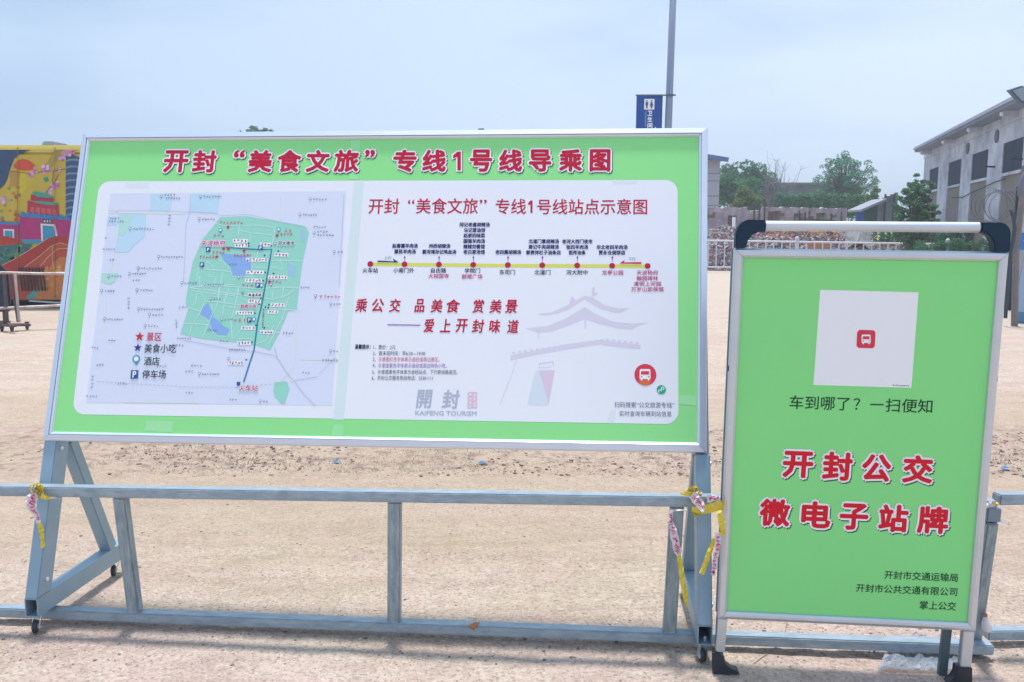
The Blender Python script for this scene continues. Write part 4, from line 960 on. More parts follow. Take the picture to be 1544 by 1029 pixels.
# crumpled clear plastic on the ground behind the small board, and a bottle leaning on the end post
M_film = mat('clear_film', (.34, .40, .48), .35, 0, .7, 14, (.20, .25, .33), alpha=.6, spec=.4)
def crumple(name, quad, n, amp, label, cat, seed, zb=.004):
    rnd = random.Random(seed); vs = []; fs = []
    for j in range(n):
        for i in range(n):
            a = quad[0].lerp(quad[1], i/(n-1)); b = quad[3].lerp(quad[2], i/(n-1)); p = a.lerp(b, j/(n-1))
            h = abs(noise.fractal(Vector((p.x*22, p.y*22, seed)), 1, 2, 3))*amp
            vs.append(p+Vector((rnd.uniform(-.004, .004), rnd.uniform(-.004, .004), zb+h)))
    fs = [(j*n+i, j*n+i+1, (j+1)*n+i+1, (j+1)*n+i) for j in range(n-1) for i in range(n-1)]
    c = sum((q for q in quad), Vector())/4
    return props(obj(name, vs, fs, M_film, loc=c), label, cat)
crumple('plastic_sheet', [ground(1325, 1012), ground(1450, 1016), ground(1440, 962), ground(1345, 960)], 30, .022, 'crumpled clear plastic sheet on the ground behind the foot of the small board', 'plastic sheet', 31)
bt = thing('plastic_bottle', (ground(1484, 962).x, 2.70, .05), 'small clear plastic bottle wedged behind the barrier end post', 'bottle')
bb = at(1489, 953, 2.735)
mb = MB(); mb.lathe(bb, (-.15, .1, 1), [(.008, 0), (.014, .003), (.016, .013), (.015, .03), (.009, .045), (.006, .052)], 16); mb.build('bottle_body', mat('clear_bottle', (.75, .72, .74), .12, 0, alpha=.7), bt, smooth=True)
mb = MB(); mb.lathe(bb+Vector((-.008, .005, .052)), (-.15, .1, 1), [(.007, 0), (.007, .009)], 12); mb.build('cap', mat('bottle_cap', (.45, .16, .12), .5), bt)

# ================================================================== PAINTED BUS
YB = 16.24
bus = thing('painted_bus', (-12, YB+1.2, 0), 'parked bus painted with yellow sky, red palace, tower and cherry blossom', 'bus')
bz0, bz1 = .20, 3.02
M_by = mat('bus_yellow', (.55, .42, .03), .45, 0, .6, 3, (.48, .33, .03)); M_bd = mat('bus_dark_skirt', (.02, .03, .05), .6)
mb = MB(); mb.abox(-17.4, -6.3, YB, YB+2.45, bz0, bz1-.12); mb.build('body', M_by, bus, bevel=.05)
mb = MB(); mb.abox(-17.42, -6.28, YB-.02, YB+2.47, bz1-.13, bz1); mb.build('roof_rim', mat('rim_yellow', (.72, .62, .12), .35, 0, .5, 4, (.75, .55, .2)), bus, bevel=.045)
mb = MB(); mb.abox(-17.3, -6.4, YB+.1, YB+2.35, .12, bz0+.01); mb.build('underbody', M_bd, bus)
mb = MB(); mb.abox(-8.8, -7.0, YB+.5, YB+1.9, bz1, bz1+.045); mb.build('roof_panel', mat('roof_trim', (.5, .35, .12), .5), bus, bevel=.02)
mb = MB(); mb.abox(-8.85, -8.62, YB+.3, YB+.9, bz1+.002, bz1+.10); mb.build('roof_vent', mat('vent_grey', (.28, .33, .42), .5), bus, bevel=.03)
for wx in (-15.3, -7.6):
    mb = MB(); mb.lathe((wx, YB-.01, .48), (0, 1, 0), [(.30, 0), (.46, .02), (.48, .06), (.48, .24), (.44, .27)], 28); w_ = mb.build('wheel', M_black, bus)
    mb = MB(); mb.lathe((wx, YB-.03, .48), (0, 1, 0), [(.1, 0), (.27, .03), (.28, .06)], 20); mb.build('rim', M_alu, w_)
    mb = MB(); mb.tube([(wx-.56*math.cos(a), YB-.004, .48+.56*math.sin(a)) for a in [i*PI/12 for i in range(13)]], .025, 6); mb.build('wheel_arch', M_bd, bus)
PLB = Plane((-12, YB, 0), (1, 0, 0), (0, 0, 1))
PB = Printer(PLB, bus, .0015)
def zf(x, y): return (x/8.577, 200+y/8.577)
def zg(x, y): return (x/4.9, 300+y/4.9)
def bp(pts, col, lay, nm='painted_shape', f=zf): return PB.poly(nm, [f(*q) for q in pts], mat('bus_paint_%d_%d_%d' % tuple(int(c*100) for c in col), col, .5, 0, .4, 7), lay*4)
bp([(-700, 222), (400, 222), (300, 262), (235, 300), (185, 345), (150, 430), (120, 520), (100, 600), (60, 680), (0, 735), (-200, 760), (-700, 700)], (.025, .07, .16), 1, 'window')
bp([(240, 480), (520, 480), (230, 900), (60, 900)], (.60, .50, .02), 1); bp([(700, 240), (860, 240), (640, 480), (560, 470)], (.42, .30, .05), 1)
bp([(180, 415), (230, 365), (300, 342), (380, 365), (450, 420), (460, 455), (430, 485), (330, 498), (240, 490), (180, 450)], (.62, .07, .02), 2, 'painted_sun')
bp([(120, 500), (260, 500), (240, 700), (130, 700)], (.50, .28, .05), 1.5)
for k in range(26):   # autumn leaves bottom left
    x, y = random.uniform(10, 340), random.uniform(700, 1290); r = random.uniform(22, 50); a = random.random()*6
    bp([(x+r*math.cos(a+j*1.257)*random.uniform(.6, 1), y+r*math.sin(a+j*1.257)*random.uniform(.6, 1)) for j in range(5)], random.choice([(.60, .22, .03), (.62, .38, .05), (.45, .10, .05), (.55, .45, .30), (.25, .3, .12)]), 2+k*.03)
bp([(852, 310), (940, 290), (1030, 320), (1035, 1400), (850, 1400)], (.04, .08, .20), 2, 'painted_tower')
for k in range(12):
    y = 345+k*88; bp([(852, y+14), (900, y-4), (980, y-6), (1032, y+6), (1032, y+34), (980, y+20), (900, y+22), (852, y+40)], (.16, .27, .36), 2.5)
def blossom(cx, cy, r, n=9):
    for j in range(n):
        a = random.random()*6.28; d = r*random.uniform(.2, .95); rr = r*random.uniform(.25, .45); x, y = cx+d*math.cos(a), cy+d*math.sin(a)
        bp([(x+rr*math.cos(q*1.047), y+rr*math.sin(q*1.047)) for q in range(6)], random.choice([(.62, .22, .42), (.70, .38, .62), (.55, .12, .32), (.72, .55, .72)]), 4+j*.05, 'painted_blossom')
for ln in ([(850, 470), (760, 490), (690, 500), (550, 505), (440, 530), (330, 525), (130, 500)], [(765, 540), (720, 620), (690, 660), (630, 735), (600, 780)], [(1030, 340), (950, 290), (850, 330)], [(690, 500), (680, 640)]):
    PB.ribbon('painted_branch', [zf(*q) for q in ln], .9, mat('bus_branch', (.14, .06, .05), .5), 13)
for c in ((610, 490, 75), (470, 500, 50), (415, 560, 48), (720, 670, 62), (765, 490, 34), (870, 265, 70), (810, 315, 55), (640, 775, 48), (570, 765, 26), (60, 890, 60), (930, 240, 50)): blossom(*c)
bp([(560, 590), (620, 570), (630, 620), (590, 650)], (.03, .3, .2), 4)
bp([(405, 800), (470, 812), (700, 850), (690, 905), (560, 905), (400, 880)], (.42, .02, .06), 5, 'painted_hall'); bp([(415, 775), (450, 762), (600, 790), (712, 838), (620, 848), (480, 830)], (.03, .38, .24), 6, 'painted_roof')
bp([(360, 880), (470, 905), (760, 940), (775, 1150), (355, 1090)], (.46, .02, .07), 5, 'painted_hall'); bp([(440, 893), (520, 888), (640, 900), (772, 915), (740, 942), (600, 932), (470, 912)], (.03, .38, .24), 6, 'painted_roof')
for k in range(5): bp([(395+k*72, 960+k*8), (448+k*72, 966+k*8), (448+k*72, 1035+k*8), (395+k*72, 1028+k*8)], (.62, .10, .10), 6)
G = lambda pts, col, lay, nm='painted_shape': bp(pts, col, lay, nm, zg)
G([(0, 165), (145, 175), (145, 195), (0, 188)], (.04, .24, .48), 7); G([(0, 187), (145, 193), (135, 300), (0, 295)], (.42, .02, .16), 6.5, 'painted_wall')
G([(150, 125), (525, 155), (520, 290), (330, 302), (140, 302)], (.44, .02, .17), 7, 'painted_wall')
G([(155, 106), (520, 136), (522, 160), (155, 132)], (.03, .22, .50), 8)
for k in range(9): G([(158+k*41, 95+k*3.4), (180+k*41, 96+k*3.4), (180+k*41, 113+k*3.4), (158+k*41, 111+k*3.4)], (.03, .22, .50), 8.2)
G([(303, 183), (412, 190), (428, 275), (415, 278), (398, 203), (318, 197), (322, 312), (309, 312)], (.75, .75, .80), 9, 'painted_doorway'); G([(320, 199), (397, 204), (414, 277), (324, 305)], (.03, .30, .50), 8.6)
G([(28, 224), (108, 226), (108, 290), (98, 290), (96, 237), (38, 235), (40, 285), (30, 283)], (.75, .75, .80), 9); G([(40, 237), (96, 239), (98, 290), (42, 286)], (.03, .35, .50), 8.6)
G([(318, 150), (388, 153), (385, 180), (316, 177)], (.01, .12, .14), 9)
km = MB(); PB.smudge('', zg(324, 165), zg(382, 167), 3.4, None, 40, km); flat(km, 'tiny_labels', INK_WHITE, bus, PLB.n)
G([(160, 300), (330, 302), (300, 332), (170, 325)], (.03, .30, .50), 8)
G([(-80, 290), (0, 280), (60, 275), (160, 310), (180, 326), (60, 345), (-80, 345)], (.46, .04, .02), 9, 'painted_hill')
G([(-80, 345), (0, 340), (80, 330), (245, 335), (210, 380), (130, 440), (40, 480), (-80, 480)], (.03, .16, .14), 8.8, 'painted_shrubs')
for k in range(30):
    x, y = random.uniform(-10, 200), random.uniform(345, 440)
    if y > 470-x*.4: continue
    G([(x, y), (x+22, y-8), (x+34, y+6), (x+14, y+14)], random.choice([(.04, .28, .12), (.10, .22, .30), (.20, .32, .06), (.10, .08, .2)]), 9.2)
G([(-80, 520), (0, 492), (100, 450), (250, 362), (360, 292), (440, 272), (530, 290), (500, 450), (470, 745), (-80, 745)], (.40, .03, .02), 10, 'painted_hill')
G([(180, 510), (300, 420), (390, 345), (450, 325), (525, 345), (470, 745), (130, 745), (140, 600)], (.48, .07, .03), 10.6, 'painted_hill')
G([(330, 560), (400, 470), (450, 430), (505, 430), (470, 745), (200, 745)], (.58, .20, .05), 11.2, 'painted_hill')
M_cr = mat('bus_cream_line', (.70, .42, .25), .5)
for ln in ([(10, 495), (100, 452), (250, 362), (360, 292)], [(185, 505), (300, 420), (390, 345), (450, 325), (520, 345)], [(300, 500), (370, 420), (430, 370), (510, 365)], [(390, 345), (392, 470), (410, 540)]): PB.ribbon('painted_line', [zg(*q) for q in ln], .8, M_cr, 47)
for k in range(22):
    x, y = random.uniform(300, 460), random.uniform(500, 735); r = random.uniform(8, 22)
    G([(x+r*math.cos(j*1.257+k), y+r*math.sin(j*1.257+k)) for j in range(5)], random.choice([(.62, .28, .05), (.6, .12, .05), (.45, .08, .06), (.66, .40, .12)]), 12+k*.02)
G([(200, 730), (215, 705), (245, 690), (262, 670), (292, 668), (278, 700), (250, 735), (225, 745)], (.03, .38, .36), 12.6)
for px in (28, 84):
    a, b2 = PLB.hit(px, 222), PLB.hit(px, 449); mb = MB(); mb.beam(a+Vector((0, -.030, 0)), b2+Vector((0, -.030, 0)), .007, .01, (1, 0, 0)); mb.build('panel_joint', mat('joint_brown', (.30, .20, .06), .8), bus)  # brown seam lines between the body panels
for k in range(8):
    x = 152+k*24.5; a, b2 = zg(x, 508), zg(x+24, 680)
    c0, c1 = PLB.hit(*a), PLB.hit(*b2)
    mb = MB(); mb.beam(c0+Vector((0, -.055, 0)), c1+Vector((0, -.055, 0)), .022, .02, (1, 0, 0)); mb.build('vent_slot', M_bd, bus)
mb = MB(); p, q = PLB.hit(*zg(230, 752)), PLB.hit(*zg(470, 768)); mb.beam(p+Vector((0, -.06, 0)), q+Vector((0, -.06, 0)), .03, .03, (0, 0, 1)); mb.build('skirt_trim', mat('skirt_trim', (.45, .5, .55), .4), bus)

# ================================================================== WHEELED CROWD BARRIERS IN FRONT OF THE BUS
M_wr = mat('worn_white_paint', (.52, .50, .50), .5, .2, .8, 9, (.34, .20, .16)); M_rust = mat('dark_rusty_steel', (.09, .08, .11), .6, .3, .7, 10, (.16, .08, .06))
YC = 12.5
cb1 = thing('crowd_barrier', (at(25, 490, YC).x, YC, 0), 'worn white tube barrier on small wheels standing before the painted bus', 'barrier')
mb = MB(); mb.tube([at(-60, 416, YC-.3), at(5, 411.5, YC), at(60, 413, YC+.2), at(140, 412, YC+.5)], .021, 10); mb.build('top_rail', M_wr, cb1)
mb = MB(); mb.tube([at(-60, 470, YC-.3), at(5, 465, YC), at(60, 462.5, YC+.2), at(140, 459, YC+.5)], .021, 10); mb.build('lower_rail', M_wr, cb1)
for a, b2, r, m in (((22.5, 412), (29, 486), .020, M_wr), ((16, 414), (27, 486), .017, M_rust), ((6, 414), (11, 486), .024, M_rust), ((-30, 414), (-30, 488), .02, M_wr)):
    mb = MB(); mb.tube([at(*a, YC+.02), at(*b2, YC+.02)], r, 8); mb.build('post', m, cb1)
mb = MB(); mb.beam(at(11, 490, YC-.25), at(45, 490, YC+.15), .05, .03, (0, 1, 0)); mb.build('foot_bar', M_rust, cb1, bevel=.004)
mb = MB(); mb.beam(at(3, 490.5, YC-.1), at(23, 492, YC-.35), .05, .03, (0, 1, 0)); mb.build('foot_bar', M_rust, cb1, bevel=.004)
for px in (41, 18, 3):
    p = ground(px, 497 if px > 30 else 500); 
    mb = MB(); mb.lathe(Vector((p.x-.015, p.y, .045)), (1, .2, 0), [(.03, 0), (.044, .005), (.044, .03), (.03, .035)], 16); w_ = mb.build('wheel', M_black, cb1)
    mb = MB(); mb.beam(Vector((p.x+.003, p.y, .05)), Vector((p.x+.003, p.y, .115)), .03, .05, (0, 1, 0)); mb.build('fork', M_rust, cb1)
dk = thing('covered_cart', (at(-12, 480, YC+.9).x, YC+.9, 0), 'dark covered cart at the left edge behind the wheeled barrier', 'cart')
mb = MB(); q0 = [at(x, y, YC+.8) for x, y in ((-70, 392), (-4, 394), (2, 402), (12, 412), (17, 470), (-70, 474))]; n = len(q0)
mb.add(q0+[p+Vector((p.x*.052, .7, 0)) for p in q0], [tuple(range(n)), tuple(reversed(range(n, 2*n)))]+[(i, (i+1) % n, (i+1) % n+n, i+n) for i in range(n)]); mb.build('cover', mat('dark_tarp', (.02, .035, .06), .7, 0, .6, 6, (.05, .07, .10), spec=.2), dk, bevel=.02)
for px in (-40, 8):
    p = at(px, 480, YC+.9); mb = MB(); mb.beam((p.x, p.y, .0), (p.x, p.y, .45), .05, .05, (1, 0, 0)); mb.build('leg', M_rust, dk)

# ================================================================== POLE WITH THE TOILET SIGN
YP = 12.0
pp = thing('street_pole', (at(1004, 300, YP).x-.02, YP, 0), 'tall grey steel pole rising behind the right end of the large board', 'pole')
tp = at(1017, -60, YP); bt_ = at(1007.5, 194, YP); dirp = (tp-bt_).normalized(); low = bt_-dirp*(bt_.z/dirp.z); hi = bt_+dirp*3.2
M_pole = mat('grey_pole_paint', (.27, .32, .43), .4, .3, .5, 4, (.22, .27, .38))
mb = MB(); mb.tube([low, bt_, hi], [.055, .0495, .043], 20); mb.build('shaft', M_pole, pp, smooth=True)
mb = MB(); mb.lathe(low, (0, 0, 1), [(.14, 0), (.14, .02)], 16); mb.build('base_plate', M_pole, pp)
mb = MB(); mb.lathe(at(1010, 144, YP)-dirp*.004, dirp, [(.062, 0), (.062, .014)], 20); mb.build('clamp', mat('clamp_steel', (.12, .16, .2), .4, .6), pp)
sg = thing('toilet_sign', at(979, 200, YP-.02), 'blue hanging toilet sign with a white man and woman symbol and white lettering', 'sign')
PLS = Plane(at(959.5, 260, YP-.03), (1, 0, 0), (0, 0, 1))
q = [PLS.uv(*a) for a in ((960.3, 144.2), (999.5, 144), (997, 232), (958, 232))]
mb = MB(); mb.add([PLS.P(u, v, .0) for u, v in q]+[PLS.P(u, v, -.035) for u, v in q], [(0, 1, 2, 3), (7, 6, 5, 4), (0, 4, 5, 1), (1, 5, 6, 2), (2, 6, 7, 3), (3, 7, 4, 0)]); sp_ = mb.build('sign_panel', mat('sign_blue', (.012, .075, .33), .35, 0, .3, 3, (.015, .09, .38)), sg, bevel=.004)
PS = Printer(PLS, sp_, .001)
PS.poly('symbol_panel', [(971.6, 149.5), (987, 149.5), (986.4, 165.6), (971, 165.6)], INK_WHITE, 4)
M_fg = mat('figure_blue', (.03, .12, .22), .5)
PS.disc('symbol_figure', (975.3, 152.6), 1.15, M_fg, 10, 10); PS.poly('symbol_figure', [(973.4, 154.3), (977.3, 154.3), (977.0, 159.5), (976.4, 159.8), (976.3, 164), (974.3, 164), (974.2, 159.8), (973.4, 159.5)], M_fg, 10)
PS.disc('symbol_figure', (982.3, 152.6), 1.15, M_fg, 10, 10); PS.poly('symbol_figure', [(981.2, 154.3), (983.4, 154.3), (985.0, 160.5), (983.4, 160.5), (983.3, 164), (981.3, 164), (981.2, 160.5), (979.7, 160.5)], M_fg, 10)
for ch, cy in (('卫', 171.2), ('生', 180.4), ('间', 189.6), ): PS.text('sign_lettering', ch, (976.3, cy), (983.4, cy), 7.2, INK_WHITE, 4, bold=.0025)
km = MB()
for k in range(11): PS.poly('', [(972.2, 168.6+k*2.1), (974.6, 168.6+k*2.1), (974.5, 170+k*2.1), (972.1, 170+k*2.1)], None, 4, mb=km)
flat(km, 'tiny_labels', mat('sign_pale_blue', (.18, .32, .62), .5), sp_, PLS.n)
PS.poly('sign_arrow', [(988, 191.5), (990.5, 196), (985.5, 196)], INK_WHITE, 4)
mb = MB(); mb.tube([at(958.5, 143.8, YP-.012), at(1019, 143.8, YP-.07)], .011, 8); mb.build('hanger_rod', mat('clamp_steel', (.12, .16, .2)), sg)
mb = MB(); mb.tube([at(957.5, 232.8, YP-.012), at(1015, 232.8, YP-.07)], .011, 8); mb.build('hanger_rod', mat('clamp_steel', (.12, .16, .2)), sg)

# ================================================================== FOLIAGE
def leaf_mat(n, col, isl=.55, tr=.0):
    m = mat(n, col, .6, 0, 0, island=isl, spec=.3); t = m.node_tree
    if 'tr' in m.keys(): return m
    m['tr'] = 1
    b = t.nodes['Principled BSDF']; tl_ = t.nodes.new('ShaderNodeBsdfTranslucent'); mx = t.nodes.new('ShaderNodeMixShader'); mx.inputs[0].default_value = .5
    src = b.inputs['Base Color'].links[0].from_socket; t.links.new(src, tl_.inputs['Color'])
    out = t.nodes['Material Output']; t.links.new(b.outputs[0], mx.inputs[1]); t.links.new(tl_.outputs[0], mx.inputs[2]); t.links.new(mx.outputs[0], out.inputs['Surface'])
    return m
def blob_pts(clumps, n, rnd, shell=.5):
    out = []; tot = sum(c[3]*c[4]*c[5] for c in clumps)
    for (x, y, z, a, b, c) in clumps:
        k = int(n*(a*b*c)/tot)+1
        for _ in range(k):
            d = Vector((rnd.gauss(0, 1), rnd.gauss(0, 1), rnd.gauss(0, 1))).normalized()*(shell+(1-shell)*rnd.random())**(1/1.5)
            out.append(Vector((x+d.x*a, y+d.y*b, z+d.z*c)))
    return out
def foliage(name, clumps, n, size, m, parent=None, seed=0, droop=.3, loc=None):
    rnd = random.Random(seed); vs = []; fs = []
    for p in blob_pts(clumps, n, rnd):
        a = Vector((rnd.gauss(0, 1), rnd.gauss(0, 1), rnd.gauss(0, .55)-droop)).normalized(); b = a.cross(Vector((rnd.gauss(0, 1), rnd.gauss(0, 1), rnd.gauss(0, 1)))).normalized()
        s = size*rnd.uniform(.55, 1.25); k = len(vs)
        vs += [p-a*s, p+b*s*.42-a*s*.1, p+a*s, p-b*s*.42-a*s*.1]; fs.append((k, k+1, k+2, k+3))
    return obj(name, vs, fs, m, parent, loc)
M_bark = mat('bark_grey_brown', (.10, .085, .075), .9, 0, .5, 6)
def tree(name, label, X, Y, top, rx, rz, n, size, lm, seed, cat='tree', nclump=26, group=None, trunk_r=.12, zc=None, openf=.34, ry=None):
    """crown ellipsoid (rx wide, rz tall) whose top is at height 'top', filled with many small leaf clumps"""
    rnd = random.Random(seed); t = thing(name, (X, Y, 0), label, cat, group)
    cz = top-rz if zc is None else zc; ry = ry or rx
    clumps = []; limbs = MB()
    limbs.tube([(X, Y, 0), (X+.05*rx, Y, cz*.4), (X-.04*rx, Y, cz)], [trunk_r, trunk_r*.75, trunk_r*.4], 8)
    for i in range(nclump):
        d = Vector((rnd.gauss(0, 1), rnd.gauss(0, 1), rnd.gauss(0, 1)+.15)).normalized()*(rnd.random()**.45)
        c = Vector((X+d.x*rx*.88, Y+d.y*ry*.88, cz+d.z*rz*.90)); r = rnd.uniform(.5, 1.15)*openf*rx
        clumps.append((c.x, c.y, c.z, r, r, r*rnd.uniform(.5, .8)))
        s0 = Vector((X, Y, max(.3, cz-rz*.75+rnd.random()*rz*.9))); mid = s0.lerp(c, .5)+Vector((0, 0, -.08*rz))
        limbs.tube([s0, mid, c], [trunk_r*.35, trunk_r*.2, trunk_r*.06], 5, cap=False)
    obj('trunk', limbs.v, limbs.f, M_bark, t, smooth=True)
    foliage('crown', clumps, n, size, lm, t, seed+1)
    return t
LM_d = leaf_mat('leaf_dark_green', (.07, .22, .11)); LM_m = leaf_mat('leaf_mid_green', (.09, .24, .11)); LM_y = leaf_mat('leaf_yellow_green', (.14, .22, .07)); LM_b = leaf_mat('leaf_blue_green', (.08, .25, .15)); LM_g = leaf_mat('leaf_grey_green', (.14, .18, .20))
def px_tree(name, label, x0, x1, ytop, ybot, Y, n, lsize, lm, seed, **k):
    a, b = at(x0, (ytop+ybot)/2, Y), at(x1, (ytop+ybot)/2, Y); t = at((x0+x1)/2, ytop, Y).z; bo = at((x0+x1)/2, ybot, Y).z
    return tree(name, label, (a.x+b.x)/2, Y, t, (b.x-a.x)/2, (t-bo)/2, n, lsize, lm, seed, **k)
px_tree('broadleaf_tree', 'dense dark green tree beyond the ruined walls, beside the pale shed', 1066, 1170, 243, 330, 52, 19000, .095, LM_d, 41, nclump=120, trunk_r=.16, openf=.24)
px_tree('broadleaf_tree', 'low yellow green bushy tree in front of the dense dark tree', 1094, 1152, 284, 335, 46, 8000, .07, LM_y, 42, nclump=50, openf=.3)
px_tree('broadleaf_tree', 'greyish thin leaved tree right of the dense dark tree', 1140, 1192, 262, 330, 49, 4200, .06, LM_g, 43, nclump=60, openf=.26)
px_tree('broadleaf_tree', 'tall open crowned tree standing alone against the sky in the middle distance', 1217, 1328, 224, 346, 50, 9500, .075, LM_b, 44, nclump=260, trunk_r=.12, openf=.12)
px_tree('broadleaf_tree', 'leafy young tree in front of the concrete warehouse', 1344, 1420, 254, 405, 27, 13000, .048, LM_m, 45, nclump=240, openf=.13, trunk_r=.05)
px_tree('broadleaf_tree', 'light green round bush right of the open crowned tree', 1296, 1334, 280, 325, 47, 3400, .07, LM_y, 46, nclump=34, openf=.28)
px_tree('distant_tree', 'far tree whose top just shows above the large board', 350, 424, 189.5, 232, 60, 4200, .09, LM_b, 47, nclump=110, openf=.10, trunk_r=.2)
# bare twiggy tree
rnd = random.Random(5); p0 = at(1172, 330, 47); bt2 = thing('bare_tree', (p0.x, 47, 0), 'leafless twiggy tree rising between the dark tree and the flat roofed wall', 'tree'); tw = MB()
for i in range(34):
    x = rnd.gauss(1170, 6); a = at(x, 330, 47); b = at(x+rnd.gauss(0, 13)+3, rnd.uniform(238, 300), 47+rnd.uniform(-.6, .6)); m_ = a.lerp(b, .5)+Vector((rnd.uniform(-.15, .15), 0, 0)); tw.tube([(p0.x+(a.x-p0.x)*.3, 47, .8), m_, b], [.028, .016, .006], 4, cap=False)
    for j in range(3): c = m_.lerp(b, rnd.random()); tw.tube([c, c+Vector((rnd.gauss(0, .25), rnd.gauss(0, .2), rnd.uniform(.15, .5)))], [.008, .003], 3, cap=False)
obj('branch', tw.v, tw.f, mat('bare_twig', (.20, .17, .19), .9), bt2)
def hedge(name, label, x0, x1, ytop, ybot, Y, n, size, lm, seed, jag=6, cat='bushes'):
    rnd = random.Random(seed); cl = []
    k = max(3, int((x1-x0)/9))
    for i in range(k):
        x = x0+(x1-x0)*i/(k-1); tp_ = at(x, ytop+rnd.uniform(0, jag), Y); bo = at(x, ybot, Y); w = (at(x+9, 300, Y).x-at(x, 300, Y).x)
        zc = (tp_.z+max(0, bo.z))/2; cl.append((tp_.x, Y+rnd.uniform(-.3, .3), zc, w*rnd.uniform(.8, 1.3), w, abs(tp_.z-zc)))
    c = at((x0+x1)/2, ybot, Y)
    o = foliage(name, cl, n, size, lm, None, seed, loc=(c.x, Y, 0)); props(o, label, cat, kind='stuff'); return o
hedge('bushes', 'low belt of mid green bushes below the flat roofed wall', 1176, 1300, 287, 330, 45, 15000, .07, LM_m, 51)
hedge('bushes', 'dark green bushes at the right end of the white railing', 1385, 1512, 358, 392, 24, 9000, .035, LM_d, 52, 8)
hedge('bushes', 'dark undergrowth in front of the warehouse wall', 1330, 1500, 335, 372, 30, 9000, .045, LM_d, 53, 10)

# ================================================================== FAR BUILDINGS AND WALLS
M_wall = mat('pale_block_wall', (.46, .46, .52), .85, 0, .5, 1.5, (.38, .38, .44)); M_conc = mat('weathered_concrete', (.66, .69, .76), .9, 0, 1.0, .9, (.33, .37, .44), bump=.3, bscale=6)
sh = thing('blue_roofed_shed', (at(1060, 300, 40).x, 41, 0), 'pale block shed with blue roof edge, right of the large board', 'shed')
YS = 40; xr = at(1084, 300, YS).x; zt = at(1084, 241, YS).z
mb = MB(); mb.abox(xr-4.5, xr, YS, YS+4, 0, zt); mb.build('wall', M_wall, sh)
for yy in (262, 273, 296, 310):
    z = at(1080, yy, YS).z; mb = MB(); mb.abox(xr-4.48, xr+.004, YS-.012, YS-.002, z-.02, z+.02); mb.build('wall_joint', mat('joint_grey', (.25, .25, .30), .9), sh)
ra, rb = at(1040, 229, YS-.5), at(1098.5, 238.5, YS-.5)
mb = MB(); mb.beam(ra-Vector((0, 0, .08)), rb-Vector((0, 0, .08)), .2, .06, (0, 0, 1)); mb.build('fascia', mat('blue_sheet', (.09, .17, .33), .4, .2), sh)
mb = MB(); mb.add([ra, rb, rb+Vector((0, 5, 0)), ra+Vector((0, 5, 0)), ra-Vector((0, 0, .05)), rb-Vector((0, 0, .05)), rb+Vector((0, 5, -.05)), ra+Vector((0, 5, -.05))], [(0, 1, 2, 3), (7, 6, 5, 4), (0, 4, 5, 1), (1, 5, 6, 2), (2, 6, 7, 3), (3, 7, 4, 0)]); mb.build('roof', mat('blue_sheet', (.09, .17, .33)), sh)
mb = MB(); mb.beam(at(1084, 262, YS-.02), at(1096, 247, YS-.4), .04, .04, (0, 1, 0)); mb.build('eave_strut', mat('joint_grey', (.25, .25, .3)), sh)
# long flat-roofed building
fb = thing('flat_roofed_building', (at(1210, 300, 58).x, 60, 0), 'long low building with a straight flat roof line behind the green bushes', 'building')
x0_, x1_ = at(1160, 300, 58).x, at(1262, 300, 58).x; z_ = at(1200, 279, 58).z
mb = MB(); mb.abox(x0_, x1_, 58, 64, 0, z_); mb.build('wall', mat('dull_green_wall', (.10, .14, .13), .9, 0, .5, 1), fb)
mb = MB(); mb.abox(x0_-.2, x1_+.2, 57.8, 64.2, z_+.002, z_+.14); mb.build('roof_slab', mat('dark_slab', (.13, .15, .17), .9), fb)
